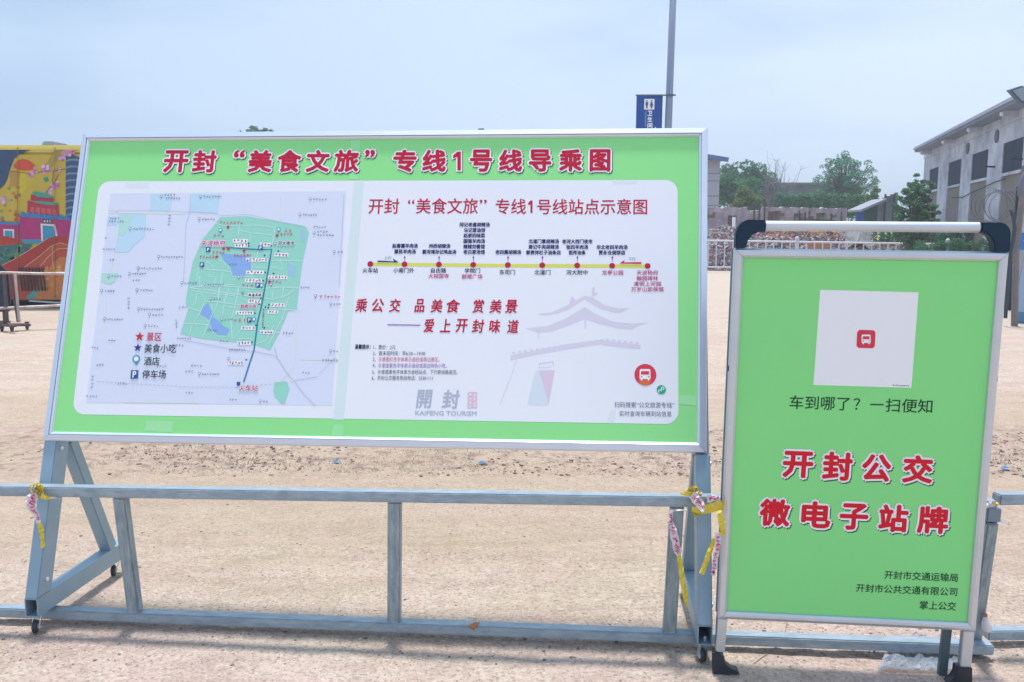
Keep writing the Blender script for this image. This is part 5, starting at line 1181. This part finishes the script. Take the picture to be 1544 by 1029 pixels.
# ruined walls
M_plas = mat('stained_plaster', (.56, .51, .54), .9, 0, 1.0, 1.8, (.30, .22, .24), bump=.4, bscale=5); M_brk = mat('red_brick_face', (.26, .11, .10), .9, 0, .7, 5, (.17, .10, .10), bump=.5, bscale=12)
def ruin(label, x0, x1, ytop, Y, seed, openings=()):
    rnd = random.Random(seed); c = at((x0+x1)/2, 350, Y); root = thing('ruined_wall', (c.x, Y, 0), label, 'ruined wall', 'ruined walls of demolished houses')
    n = 28; X0, X1 = at(x0, 340, Y).x, at(x1, 340, Y).x
    zs = [at((x0+(x1-x0)*i/n), ytop+2.2*noise.noise(Vector((i*.45, seed, 0)))+rnd.uniform(-.4, .6), Y).z for i in range(n+1)]
    mb = MB()
    for i in range(n):
        a, b = X0+(X1-X0)*i/n, X0+(X1-X0)*(i+1)/n; pxm = x0+(x1-x0)*(i+.5)/n; lo = 0
        for (oa, ob, oy) in openings:
            if oa < pxm < ob: lo = at(pxm, oy, Y).z
        mb.add([(a, Y, lo), (b, Y, lo), (b, Y, zs[i+1]), (a, Y, zs[i]), (a, Y+.3, lo), (b, Y+.3, lo), (b, Y+.3, zs[i+1]), (a, Y+.3, zs[i])], [(0, 1, 2, 3), (7, 6, 5, 4), (0, 4, 5, 1), (3, 2, 6, 7), (0, 3, 7, 4), (1, 5, 6, 2)])
    mb.build('wall', M_plas, root)
    for k in range(3):      # patches where the plaster is off and the bricks show
        px = rnd.uniform(x0+4, x1-4); a = at(px, ytop+rnd.uniform(3, 16), Y); w, h = rnd.uniform(.15, .4), rnd.uniform(.08, .16); mb = MB()
        for r_ in range(3):
            for q_ in range(4):
                bx = a.x-w/2+q_*w/4; bz_ = a.z-h/2+r_*h/3; mb.abox(bx, bx+w/4-.02, Y-.03-rnd.random()*.02, Y-.002, bz_, bz_+h/3-.02)
        mb.build('brick_patch', M_brk, root, kind='stuff')
    # dark reveals behind the openings, brick faced room beyond
    for (oa, ob, oy) in openings:
        a, b = at(oa, 340, Y).x, at(ob, 340, Y).x; mb = MB(); mb.abox(a, b, Y+.9, Y+1.0, 0, at(oa, oy-2, Y).z); mb.build('inner_wall', M_brk, root)
    return root
ruin('pink stained ruined wall nearest the large board\'s right edge', 1058, 1126, 313, 36, 61, ((1098, 1112, 325),))
ruin('low ruined wall with a brick doorway, left of the open crowned tree', 1150, 1218, 313, 35, 62, ((1157, 1176, 319), (1196, 1210, 322)))
ruin('pale ruined wall below the open crowned tree', 1212, 1276, 314, 37, 63, ((1230, 1246, 321),))
ruin('grey ruined wall between the pink wall and the brick doorway', 1122, 1156, 318, 38, 64)
for k, (x, y0, y1) in enumerate(((1207, 318, 345), (1214, 320, 345), (1136, 305, 340), (1146, 306, 342), (1153, 300, 340), (1252, 322, 345), (1270, 320, 345))):
    a, b = at(x, y1+30, 34.5), at(x+(k % 3-1)*1.5, y0, 34.5); mb = MB(); mb.tube([(a.x, a.y, 0), b], .035, 5)
    o = mb.build('timber_stake', M_bark, loc=(a.x, a.y, 0)); props(o, ['thin dark stake standing right of the brick doorway', 'second thin stake right of the brick doorway', 'leftmost thin stake among the grey ruins', 'middle thin stake among the grey ruins', 'rightmost and tallest thin stake among the grey ruins', 'thin stake in front of the pale ruined wall', 'rightmost stake in front of the pale ruined wall'][k], 'stake', 'stakes among the ruins')
mb = MB(); mb.beam(at(1204, 330, 34.4), at(1262, 334, 34.4), .06, .05, (0, 0, 1)); props(mb.build('broken_rail', M_bark, loc=at(1230, 332, 34.4)), 'dark broken timber rail across the stakes in front of the pale ruined wall', 'rail')

# rubble mound: base heap plus thousands of chunks
def heap_h(px):
    pts = [(1040, 352), (1068, 350), (1090, 346), (1120, 347), (1160, 350), (1200, 350), (1250, 350), (1300, 349), (1345, 352), (1385, 358), (1440, 368), (1480, 380)]
    for (a, b), (c, d) in zip(pts, pts[1:]):
        if a <= px <= c: return b+(d-b)*(px-a)/(c-a)
    return 360 if px < 1040 else 385
YH0, YH1 = 32.0, 36.0
hv, hf = [], []; nxh, nyh = 70, 18
for j in range(nyh):
    for i in range(nxh):
        px = 1030+i*6.6; t_ = j/(nyh-1); Y = YH0+(YH1-YH0)*t_; top = at(px, heap_h(px), YH1).z; prof = math.sin(min(1, t_*1.25)*PI/2); x = at(px, 350, Y).x
        z = top*prof*(1+.16*noise.noise(Vector((x*1.1, Y*1.3, 0))))+.10*noise.noise(Vector((x*3, Y*3, 4)))*prof
        if j == nyh-1: z = 0
        hv.append((x, Y, max(0, z)-.02))
hf = [(j*nxh+i, j*nxh+i+1, (j+1)*nxh+i+1, (j+1)*nxh+i) for j in range(nyh-1) for i in range(nxh-1)]
M_heap = mat('rubble_dust', (.29, .23, .24), .95, 0, .8, 3, (.16, .12, .13), bump=.6, bscale=9)
props(obj('rubble_mound', hv, hf, M_heap, smooth=False, kind='structure'))
def heap_z(px, t_):
    Y = YH0+(YH1-YH0)*t_; top = at(px, heap_h(px), YH1).z; prof = math.sin(min(1, t_*1.25)*PI/2); x = at(px, 350, Y).x
    return Vector((x, Y, max(0, top*prof*(1+.16*noise.noise(Vector((x*1.1, Y*1.3, 0)))))))
def chunks(name, label, n, xr, cols, smin, smax, seed, cat='rubble', tr_=(0, .9)):
    rnd = random.Random(seed); groups = {c: MB() for c in range(len(cols))}
    for _ in range(n):
        p = heap_z(rnd.uniform(*xr), rnd.uniform(*tr_)); s = smin+(smax-smin)*rnd.random()**2.2; q = Matrix.Rotation(rnd.random()*6, 3, Vector((rnd.gauss(0, 1), rnd.gauss(0, 1), rnd.gauss(0, 1))))
        groups[rnd.randrange(len(cols))].box(p+Vector((0, 0, s*.2)), q@Vector((s, 0, 0)), q@Vector((0, s*rnd.uniform(.35, .6), 0)), q@Vector((0, 0, s*rnd.uniform(.2, .45))))
    for i, c in enumerate(cols):
        o = obj(name, groups[i].v, groups[i].f, mat('chunk_%s_%d' % (name, i), c, .9, 0, 0, island=.35), kind='stuff'); props(o, label[i], cat)
chunks('rubble', ['pale grey broken concrete and plaster in the rubble mound', 'dull pink broken bricks in the rubble mound', 'dark brown debris in the rubble mound', 'off white plaster lumps in the rubble mound'], 13000, (1035, 1480), [(.29, .26, .28), (.28, .14, .15), (.13, .10, .115), (.40, .37, .38)], .02, .11, 71)
chunks('brick_pile', ['orange red bricks heaped on the crest of the rubble mound', 'ochre bricks heaped on the crest of the rubble mound'], 620, (1158, 1268), [(.42, .13, .06), (.40, .24, .08)], .05, .12, 72, 'bricks', (.55, .95))
chunks('brick_pile', ['orange red bricks at the right of the rubble mound', 'yellowish bricks at the right of the rubble mound'], 160, (1332, 1366), [(.42, .13, .06), (.42, .34, .10)], .05, .11, 73, 'bricks', (.4, .95))
# sheets on the mound
def slab(name, label, pts, Y, th, m, cat):
    q = [at(x, y, Y+dy) for x, y, dy in pts]; n = len(q); mb = MB(); mb.add(q+[p+Vector((0, th, -.01)) for p in q], [tuple(range(n)), tuple(reversed(range(n, 2*n)))]+[(i, (i+1) % n, (i+1) % n+n, i+n) for i in range(n)])
    c = sum(q, Vector())/n; return props(mb.build(name, m, loc=c), label, cat)
slab('board_sheet', 'tilted pale yellow board lying on top of the rubble mound', ((1315, 361, 0), (1328, 349.5, .5), (1349, 349.5, .5), (1337, 359, 0), (1325, 363, -.1)), 31.9, .05, mat('pale_yellow_board', (.52, .52, .22), .6, 0, .4, 4), 'board')
slab('orange_sheet', 'flat orange brown sheet leaning low on the rubble behind the railing', ((1219, 367, 0), (1251, 366, .1), (1255, 372, .1), (1249, 392, 0), (1219, 392, 0)), 31.7, .06, mat('orange_sheet', (.46, .20, .10), .8, 0, .6, 5, (.36, .17, .10)), 'sheet')
slab('grey_plank', 'pale plank sticking out of the rubble left of the grey tarpaulin', ((1262, 350, 0), (1266, 349, 0), (1284, 360, -.1), (1281, 362, -.1)), 33.2, .05, mat('pale_plank', (.5, .47, .46), .8), 'plank')
slab('fallen_post', 'long pale post lying across the rubble near the large board', ((1050, 350, 0), (1050, 347.5, 0), (1100, 351, .1), (1100, 353.5, .1)), 33.0, .08, mat('pale_plank', (.5, .47, .46)), 'post')
tv, tf = [], []; nt_ = 14
for j in range(nt_):
    for i in range(nt_):
        px, t_ = 1274+i*3.1, .25+.6*j/(nt_-1); p = heap_z(px, t_); hmp = math.sin(PI*i/(nt_-1))*math.sin(PI*min(1, .2+.8*j/(nt_-1)))
        tv.append(p+Vector((0, 0, .05+.42*hmp+.12*noise.noise(Vector((i*.9, j*.9, 1)))*hmp)))
tf = [(j*nt_+i, j*nt_+i+1, (j+1)*nt_+i+1, (j+1)*nt_+i) for j in range(nt_-1) for i in range(nt_-1)]
props(obj('tarpaulin', tv, tf, mat('grey_tarp', (.27, .28, .29), .8, 0, .7, 7, (.16, .17, .18)), loc=heap_z(1292, .5)), 'crumpled grey tarpaulin draped over the rubble mound', 'tarpaulin')

# shed and grey fence panels left of the warehouse
YF = 40
st = thing('lean_to_shed', (at(1306, 320, YF).x, YF+.5, 0), 'low lean-to shed with a bright blue panel beside a dark green wall', 'shed')
a, b = at(1292, 320, YF).x, at(1303, 320, YF).x; c_ = at(1324, 320, YF).x
mb = MB(); mb.abox(a, b, YF, YF+.1, 0, at(1297, 319, YF).z); mb.build('blue_panel', mat('blue_panel', (.02, .10, .45), .5), st)
mb = MB(); mb.add([(b, YF, 0), (c_, YF, 0), (c_, YF, at(1324, 307, YF).z), (b, YF, at(1303, 317, YF).z), (b, YF+1, 0), (c_, YF+1, 0), (c_, YF+1, at(1324, 307, YF).z), (b, YF+1, at(1303, 317, YF).z)], [(0, 1, 2, 3), (7, 6, 5, 4), (0, 4, 5, 1), (3, 2, 6, 7), (0, 3, 7, 4), (1, 5, 6, 2)]); mb.build('wall', mat('dark_green_wall', (.035, .11, .09), .8, 0, .5, 2), st)
ra, rb = at(1288, 318.5, YF-.2), at(1326, 302, YF-.2); mb = MB(); mb.beam(ra, rb, 1.6, .10, (0, 1, 0)); mb.build('roof', mat('grey_sheet_roof', (.30, .33, .38), .6), st)
fn = thing('metal_fence', (at(1336, 320, YF-.3).x, YF-.3, 0), 'tall weathered grey sheet fence beside the warehouse', 'fence')
edges = [1323, 1329, 1335, 1341, 1347, 1353]
for i in range(5):
    a, b = at(edges[i], 320, YF-.3).x, at(edges[i+1], 320, YF-.3).x; zt_ = at(edges[i], 301-i*2.6, YF-.3).z
    mb = MB(); mb.abox(a+.008, b-.008, YF-.3-(.03 if i % 2 else 0), YF-.26, 0, zt_); mb.build('panel', mat('fence_grey', (.26, .30, .34), .7, .2, .7, 3, (.15, .18, .21)), fn)
for x in (1334, 1347.5):
    mb = MB(); p = at(x, 320, YF-.4); mb.abox(p.x-.03, p.x+.03, YF-.42, YF-.34, 0, at(x, 293, YF-.4).z); mb.build('post', M_dark, fn)

# concrete warehouse
wd = Vector((.278, 1, 0)).normalized(); P0 = at(1394, 240, 39); P0.z = 0
wh = thing('warehouse', (P0.x, P0.y, 0), 'weathered concrete warehouse with tall dark window openings and a deep roof overhang', 'building')
wn = Vector((-wd.y, wd.x, 0))                                    # outward, to the left
class WallP(Plane): pass
PW = Plane(P0, -wd, (0, 0, 1)); PW.n = wn
def wuv(px, py):
    d = ray(px, py); o = Vector((0, 0, CAM_H)); w = o+d*((P0-o).dot(wn)/d.dot(wn)); return ((w-P0).dot(-wd), w.z)
def wuvh(px, py, h):
    d = ray(px, py); o = Vector((0, 0, CAM_H)); Q = P0+wn*h; w = o+d*((Q-o).dot(wn)/d.dot(wn)); return ((w-P0).dot(-wd), w.z)
OH = .55
ur, zr0 = wuvh(1379, 230, OH); zr1 = wuvh(1379, 223.5, OH)[1]
ztop = zr0-.26; L_w = 24
wins = []
for (xa, xb, yt, yd) in ((1399, 1412.5, 253, 288), (1427, 1446, 243.5, 283.5), (1461.5, 1485.5, 231, 276), (1507, 1537, 216, 266), (1572, 1612, 198, 258)):
    ua = wuv(xa, 300)[0]; ub = wuv(xb, 300)[0]; um = (xa+xb)/2; wins.append((ua, ub, wuv(um, yt)[1], wuv(um, yd)[1]))
print('warehouse', ztop, wins)
zw1 = sum(w[2] for w in wins[:4])/4; zw0 = sum(w[3] for w in wins[:4])/4
def wp(u, z, h=0): return P0-wd*u+wn*h+Vector((0, 0, z))
mb = MB(); cuts = [0]+[v for w in wins for v in w[:2]]+[L_w]
def wbox(mbx, ua, ub, za, zb2, h0, h1): mbx.add([wp(ua, za, h1), wp(ub, za, h1), wp(ub, zb2, h1), wp(ua, zb2, h1), wp(ua, za, h0), wp(ub, za, h0), wp(ub, zb2, h0), wp(ua, zb2, h0)], [(0, 1, 2, 3), (7, 6, 5, 4), (0, 4, 5, 1), (1, 5, 6, 2), (2, 6, 7, 3), (3, 7, 4, 0)])
for i in range(0, len(cuts)-1, 2): wbox(mb, cuts[i], cuts[i+1], 0, zw1-.001, -.3, 0)
wbox(mb, 0, L_w, zw1, ztop, -.3, 0); mb.build('wall', M_conc, wh)
mb = MB(); wbox(mb, 0, .28, 0, ztop, -9, -.301); mb.build('end_wall', M_conc, wh)
for i, w in enumerate(wins):
    mb = MB(); wbox(mb, w[0], w[1], zw0, zw1-.002, -.09, -.03); wf = mb.build('window', mat('window_dark', (.03, .045, .08), .75, spec=.15), wh)
    mb = MB(); um = (w[0]+w[1])/2; wbox(mb, um-.015, um+.015, zw0, zw1-.004, -.029, -.02); mb.build('mullion', mat('window_frame_grey', (.05, .065, .10), .8), wf)
    mb = MB(); wbox(mb, w[0]+.002, w[1]-.002, 0, zw0-.002, -.14, -.04); mb.build('infill_panel', mat('brown_infill', (.24, .19, .23), .9, 0, 1.0, 1.6, (.21, .21, .15)), wh)
    mb = MB(); wbox(mb, w[0]+.004, w[1]-.004, zw0+.002, zw0+.09, -.028, .03); mb.build('sill', M_conc, wh)
M_rf = mat('roof_slab_grey', (.22, .25, .33), .8, 0, .5, 1.5)
mb = MB(); wbox(mb, ur, L_w, ztop+.26, zr1-.1, -9, OH); mb.build('roof_slab', M_rf, wh)
mb = MB(); wbox(mb, .05, L_w, ztop+.002, ztop+.255, -.5, .04); mb.build('eave_beam', M_conc, wh)
mb = MB(); wbox(mb, ur-.01, L_w+.1, zr1-.099, zr1, OH-.2, OH+.05); mb.build('gutter', mat('gutter_lilac', (.36, .38, .50), .5), wh)
for px in (1405, 1440, 1480, 1532, 1600):
    u = wuv(px, 240)[0]; mb = MB(); wbox(mb, u-.10, u+.10, ztop+.08, ztop+.256, .045, OH-.12); mb.build('eave_bracket', M_conc, wh)
    mb = MB(); wbox(mb, u-.05, u+.05, ztop+.12, ztop+.22, OH-.118, OH-.06); mb.build('bracket_end', INK_WHITE, wh)
mb = MB(); wbox(mb, .6, 2.2, zr1+.002, zr1+.22, -.9, .2); mb.build('roof_box', mat('dark_slab', (.13, .15, .17)), wh)
for px, py in ((1460, 224), (1504, 206)):
    u, z = wuv(px, py); mb = MB(); mb.lathe(wp(u, z, .002), wn, [(.20, 0), (.20, .04), (.15, .05)], 16); lo_ = mb.build('round_fan', mat('fan_dark', (.10, .13, .14), .7), wh)
# cable along the wall
mb = MB(); mb.tube([wp(*wuv(x, y), .08) for x, y in ((1440, 298), (1455, 298), (1470, 290), (1485, 284), (1504, 275), (1520, 270))], .02, 5); mb.build('cable', M_dark, wh)
for px, py in ((1500, 252), (1542, 240)):
    mb = MB(); mb.tube([wp(*wuv(px, py), .0), wp(*wuv(px+4, py-1), .35)], .03, 5); mb.build('wall_hook', M_dark, wh)
# razor wire coils above the fence by the kiosk
YZ = 15.5; rz_ = thing('razor_wire', at(1500, 320, YZ), 'coils of razor wire strung beside the leaning post', 'wire'); mb = MB()
for k in range(6):
    c = at(1494+k*5, 309+(k % 3)*2, YZ+k*.12); r = .30-.012*(k % 4)
    mb.tube([c+Vector((r*math.cos(a), .10*math.sin(a*.5), r*math.sin(a))) for a in [i*2*PI/26 for i in range(27)]], .0055, 4, cap=False)
mb.build('coil', mat('wire_grey', (.10, .12, .15), .7, .1), rz_)
mb = MB(); q_ = [at(x, y, YZ) for x, y in ((1476, 318), (1484, 298), (1500, 290), (1530, 286), (1560, 284))]; mb.tube(q_, .007, 4); mb.build('strand', mat('wire_grey', (.25, .28, .33)), rz_)
mb = MB(); p = at(1534, 300, YZ+.3); mb.tube([(p.x, p.y, 0), (p.x, p.y, at(1534, 282, YZ+.3).z)], .03, 6); mb.build('support_post', M_dark, rz_)
# floodlight at the top right
YFl = 20; fl = thing('floodlight', at(1540, 160, YFl), 'square floodlight head tilted down at the top right corner above the warehouse roof', 'floodlight')
q_ = [at(*a, YFl+dy) for a, dy in (((1523, 136), 0), ((1542, 129.5), .1), ((1566, 146), .3), ((1541, 155.5), .15))]
mb = MB(); nrm = (q_[1]-q_[0]).cross(q_[3]-q_[0]).normalized(); nrm = nrm if nrm.z > 0 else -nrm
mb.add(q_+[p+nrm*.08+Vector((0, .05, 0)) for p in q_], [(0, 1, 2, 3), (7, 6, 5, 4), (0, 4, 5, 1), (1, 5, 6, 2), (2, 6, 7, 3), (3, 7, 4, 0)]); mb.build('housing', mat('lamp_housing', (.07, .09, .16), .4), fl, bevel=.006)
cc = sum(q_, Vector())/4; mb = MB(); qq = [cc+(p-cc)*.82-nrm*.006 for p in q_]; mb.add(qq+[p+nrm*.004 for p in qq], [(0, 1, 2, 3), (7, 6, 5, 4), (0, 4, 5, 1), (1, 5, 6, 2), (2, 6, 7, 3), (3, 7, 4, 0)]); mb.build('lens', mat('lamp_lens', (.38, .46, .50), .3), fl)
pl = thing('lamp_mast', (at(1568, 300, YFl+.5).x, YFl+.5, 0), 'mast carrying the floodlight, just outside the right edge', 'mast')
mb = MB(); p = at(1568, 150, YFl+.5); mb.tube([(p.x, p.y, 0), (p.x, p.y, p.z)], .05, 8); mb.tube([(p.x, p.y, p.z-.1), cc+nrm*.05], .025, 6); mb.build('shaft', M_pole, pl)
# kiosk and leaning post at the right edge
YK = 13.6; kq = thing('portable_cabin', (at(1600, 480, YK).x, YK+1, 0), 'pale blue portable cabin with a bright blue sign at the right edge', 'cabin')
x0k = at(1526, 480, YK).x; wz = at(1540, 232, YK).z
mb = MB(); v0 = [(x0k, YK, .06), (x0k+3, YK, .06), (x0k+3, YK, 3.1), (x0k+.34, YK, 3.1)]; mb.add(v0+[(x+1.36, y+2.2, z) for x, y, z in v0], [(0, 1, 2, 3), (7, 6, 5, 4), (0, 4, 5, 1), (1, 5, 6, 2), (2, 6, 7, 3), (3, 7, 4, 0)]); mb.build('wall', mat('cabin_pale_blue', (.34, .46, .60), .5, 0, .4, 2, (.30, .42, .56)), kq, bevel=.01)
v0 = [(x0k-.02, YK-.02), (x0k+3.02, YK-.02), (x0k+4.38, YK+2.2), (x0k+1.34, YK+2.2)]; mb = MB(); mb.add([(x, y, 0) for x, y in v0]+[(x, y, .17) for x, y in v0], [(3, 2, 1, 0), (4, 5, 6, 7), (0, 1, 5, 4), (1, 2, 6, 5), (2, 3, 7, 6), (3, 0, 4, 7)]); mb.build('base_band', mat('cabin_base_blue', (.10, .24, .40), .5), kq, bevel=.01)
PLK = Plane((x0k, YK, 0), (1, 0, 0), (0, 0, 1)); PK = Printer(PLK, kq, .004)
PK.poly('sign_panel', [(1538, 351), (1600, 351), (1600, 377), (1537.5, 377)], mat('cabin_sign_blue', (.02, .17, .60), .4), 1)
km = MB(); PK.smudge('', (1541, 364), (1580, 364), 8, None, 8, km); flat(km, 'tiny_labels', INK_WHITE, kq, PLK.n)
lp = thing('leaning_post', (at(1520, 480, 13.2).x, 13.2, 0), 'weathered leaning timber post with a dark hose hanging on it beside the cabin', 'post')
a, b = ground(1518, 489), at(1541, 300, 13.2); b2 = at(1545, 250, 13.2)
mb = MB(); mb.tube([(a.x, 13.2, 0), at(1532, 380, 13.2), b, b2], [.05, .048, .045, .04], 10); mb.build('shaft', mat('weathered_timber', (.24, .21, .20), .85, 0, .7, 7, (.15, .14, .15)), lp)
mb = MB(); mb.tube([at(x, y, 13.1) for x, y in ((1524, 316), (1528, 328), (1530, 345), (1527, 365), (1523, 385), (1521, 410), (1518, 440), (1516, 480))], .028, 8); mb.build('hose', mat('dark_hose', (.02, .045, .07), .5), lp, smooth=True)
ar = thing('curved_arm', at(1541, 275, 13.0), 'curved dark arm showing at the right edge above the razor wire', 'arm')
mb = MB(); mb.tube([at(x, y, 13.0) for x, y in ((1538, 296), (1538.5, 284), (1541, 272), (1546, 262), (1556, 254), (1580, 250))], .035, 8); mb.build('tube', mat('arm_grey', (.14, .15, .22), .5), ar, smooth=True)

# white railing in front of the rubble
M_wh = mat('white_railing_paint', (.66, .66, .72), .45, 0, .5, 6, (.5, .48, .55))
def rail_pt(px, dz=0):
    f = (px-1060)/400; Y = 31.0-2.2*f; return Vector((at(px, 380, Y).x, Y, 0))
def rail_top(px): f = (px-1060)/400; return at(px, 361.5+6*f, 31.0-2.2*f).z
rl = thing('railing', rail_pt(1240), 'white municipal railing in front of the rubble mound', 'railing')
segs = [(1030, 1115), (1115, 1201), (1201, 1288), (1288, 1375), (1375, 1428)]
mb = MB(); pts = [rail_pt(x)+Vector((0, 0, rail_top(x)-.03)) for x in range(1030, 1430, 20)]; mb.tube(pts, .032, 8); mb.build('top_rail', M_wh, rl)
mb = MB(); pts = [rail_pt(x)+Vector((0, 0, .18)) for x in range(1030, 1430, 20)]; mb.tube(pts, .025, 8); mb.build('bottom_rail', M_wh, rl)
hb_ = rail_top(1240)-.03-.18
bal = MB(); bal.tube([(0, 0, 0), (0, 0, hb_-.02)], .022, 6)
bme = bpy.data.meshes.new('baluster'); bme.from_pydata([tuple(v) for v in bal.v], [], bal.f); bme.materials.append(M_wh)
for i in range(33):
    px = 1031+i*12.3
    if px > 1426 or min(abs(px-q) for q in (1115, 1201, 1375)) < 5: continue
    o = bpy.data.objects.new('baluster', bme); C.objects.link(o); o.parent = rl; o.location = rail_pt(px)+Vector((0, 0, .185))-rail_pt(1240); o.scale = (1, 1, (rail_top(px)-.22)/hb_)
for px in (1030, 1115, 1201, 1288, 1375, 1428):
    if px == 1288: continue
    p = rail_pt(px); mb = MB(); mb.abox(p.x-.055, p.x+.055, p.y-.055, p.y+.055, 0, rail_top(px)+.12); mb.tube([(p.x, p.y, rail_top(px)+.12), (p.x, p.y, rail_top(px)+.16)], [.065, .03], 8); mb.build('post', M_wh, rl)
# small roof-top thing beyond the large board
rt = thing('far_mast', (at(718, 300, 55).x, 55, 0), 'far lamp mast just showing above the top edge of the large board', 'mast')
mb = MB(); p = at(718, 200, 55); mb.tube([(p.x, 55, 0), (p.x, 55, p.z)], .07, 8); mb.build('shaft', M_pole, rt)
mb = MB(); mb.beam(at(707, 198.5, 55), at(730, 197.5, 55), .10, .10, (0, 0, 1)); mb.build('crossbar', M_dark, rt)
mb = MB(); mb.beam(at(721, 196.2, 54.9), at(730, 196, 54.9), .14, .25, (0, 0, 1)); mb.build('lamp_head', M_dark, rt)

# ================================================================== HAZE
hz = MB(); hz.abox(-9000, 9000, -9000, 9000, -1, 16)
hm = bpy.data.materials.new('haze_air'); hm.use_nodes = True; ht = hm.node_tree
for n_ in list(ht.nodes): ht.nodes.remove(n_)
ho = ht.nodes.new('ShaderNodeOutputMaterial'); hv_ = ht.nodes.new('ShaderNodeVolumePrincipled')
hv_.inputs['Color'].default_value = (.88, .94, 1, 1); hv_.inputs['Density'].default_value = .0030; hv_.inputs['Anisotropy'].default_value = .2
ht.links.new(hv_.outputs[0], ho.inputs['Volume'])
props(hz.build('haze', hm, kind='stuff'), 'thin pale summer haze over the whole site', 'haze')
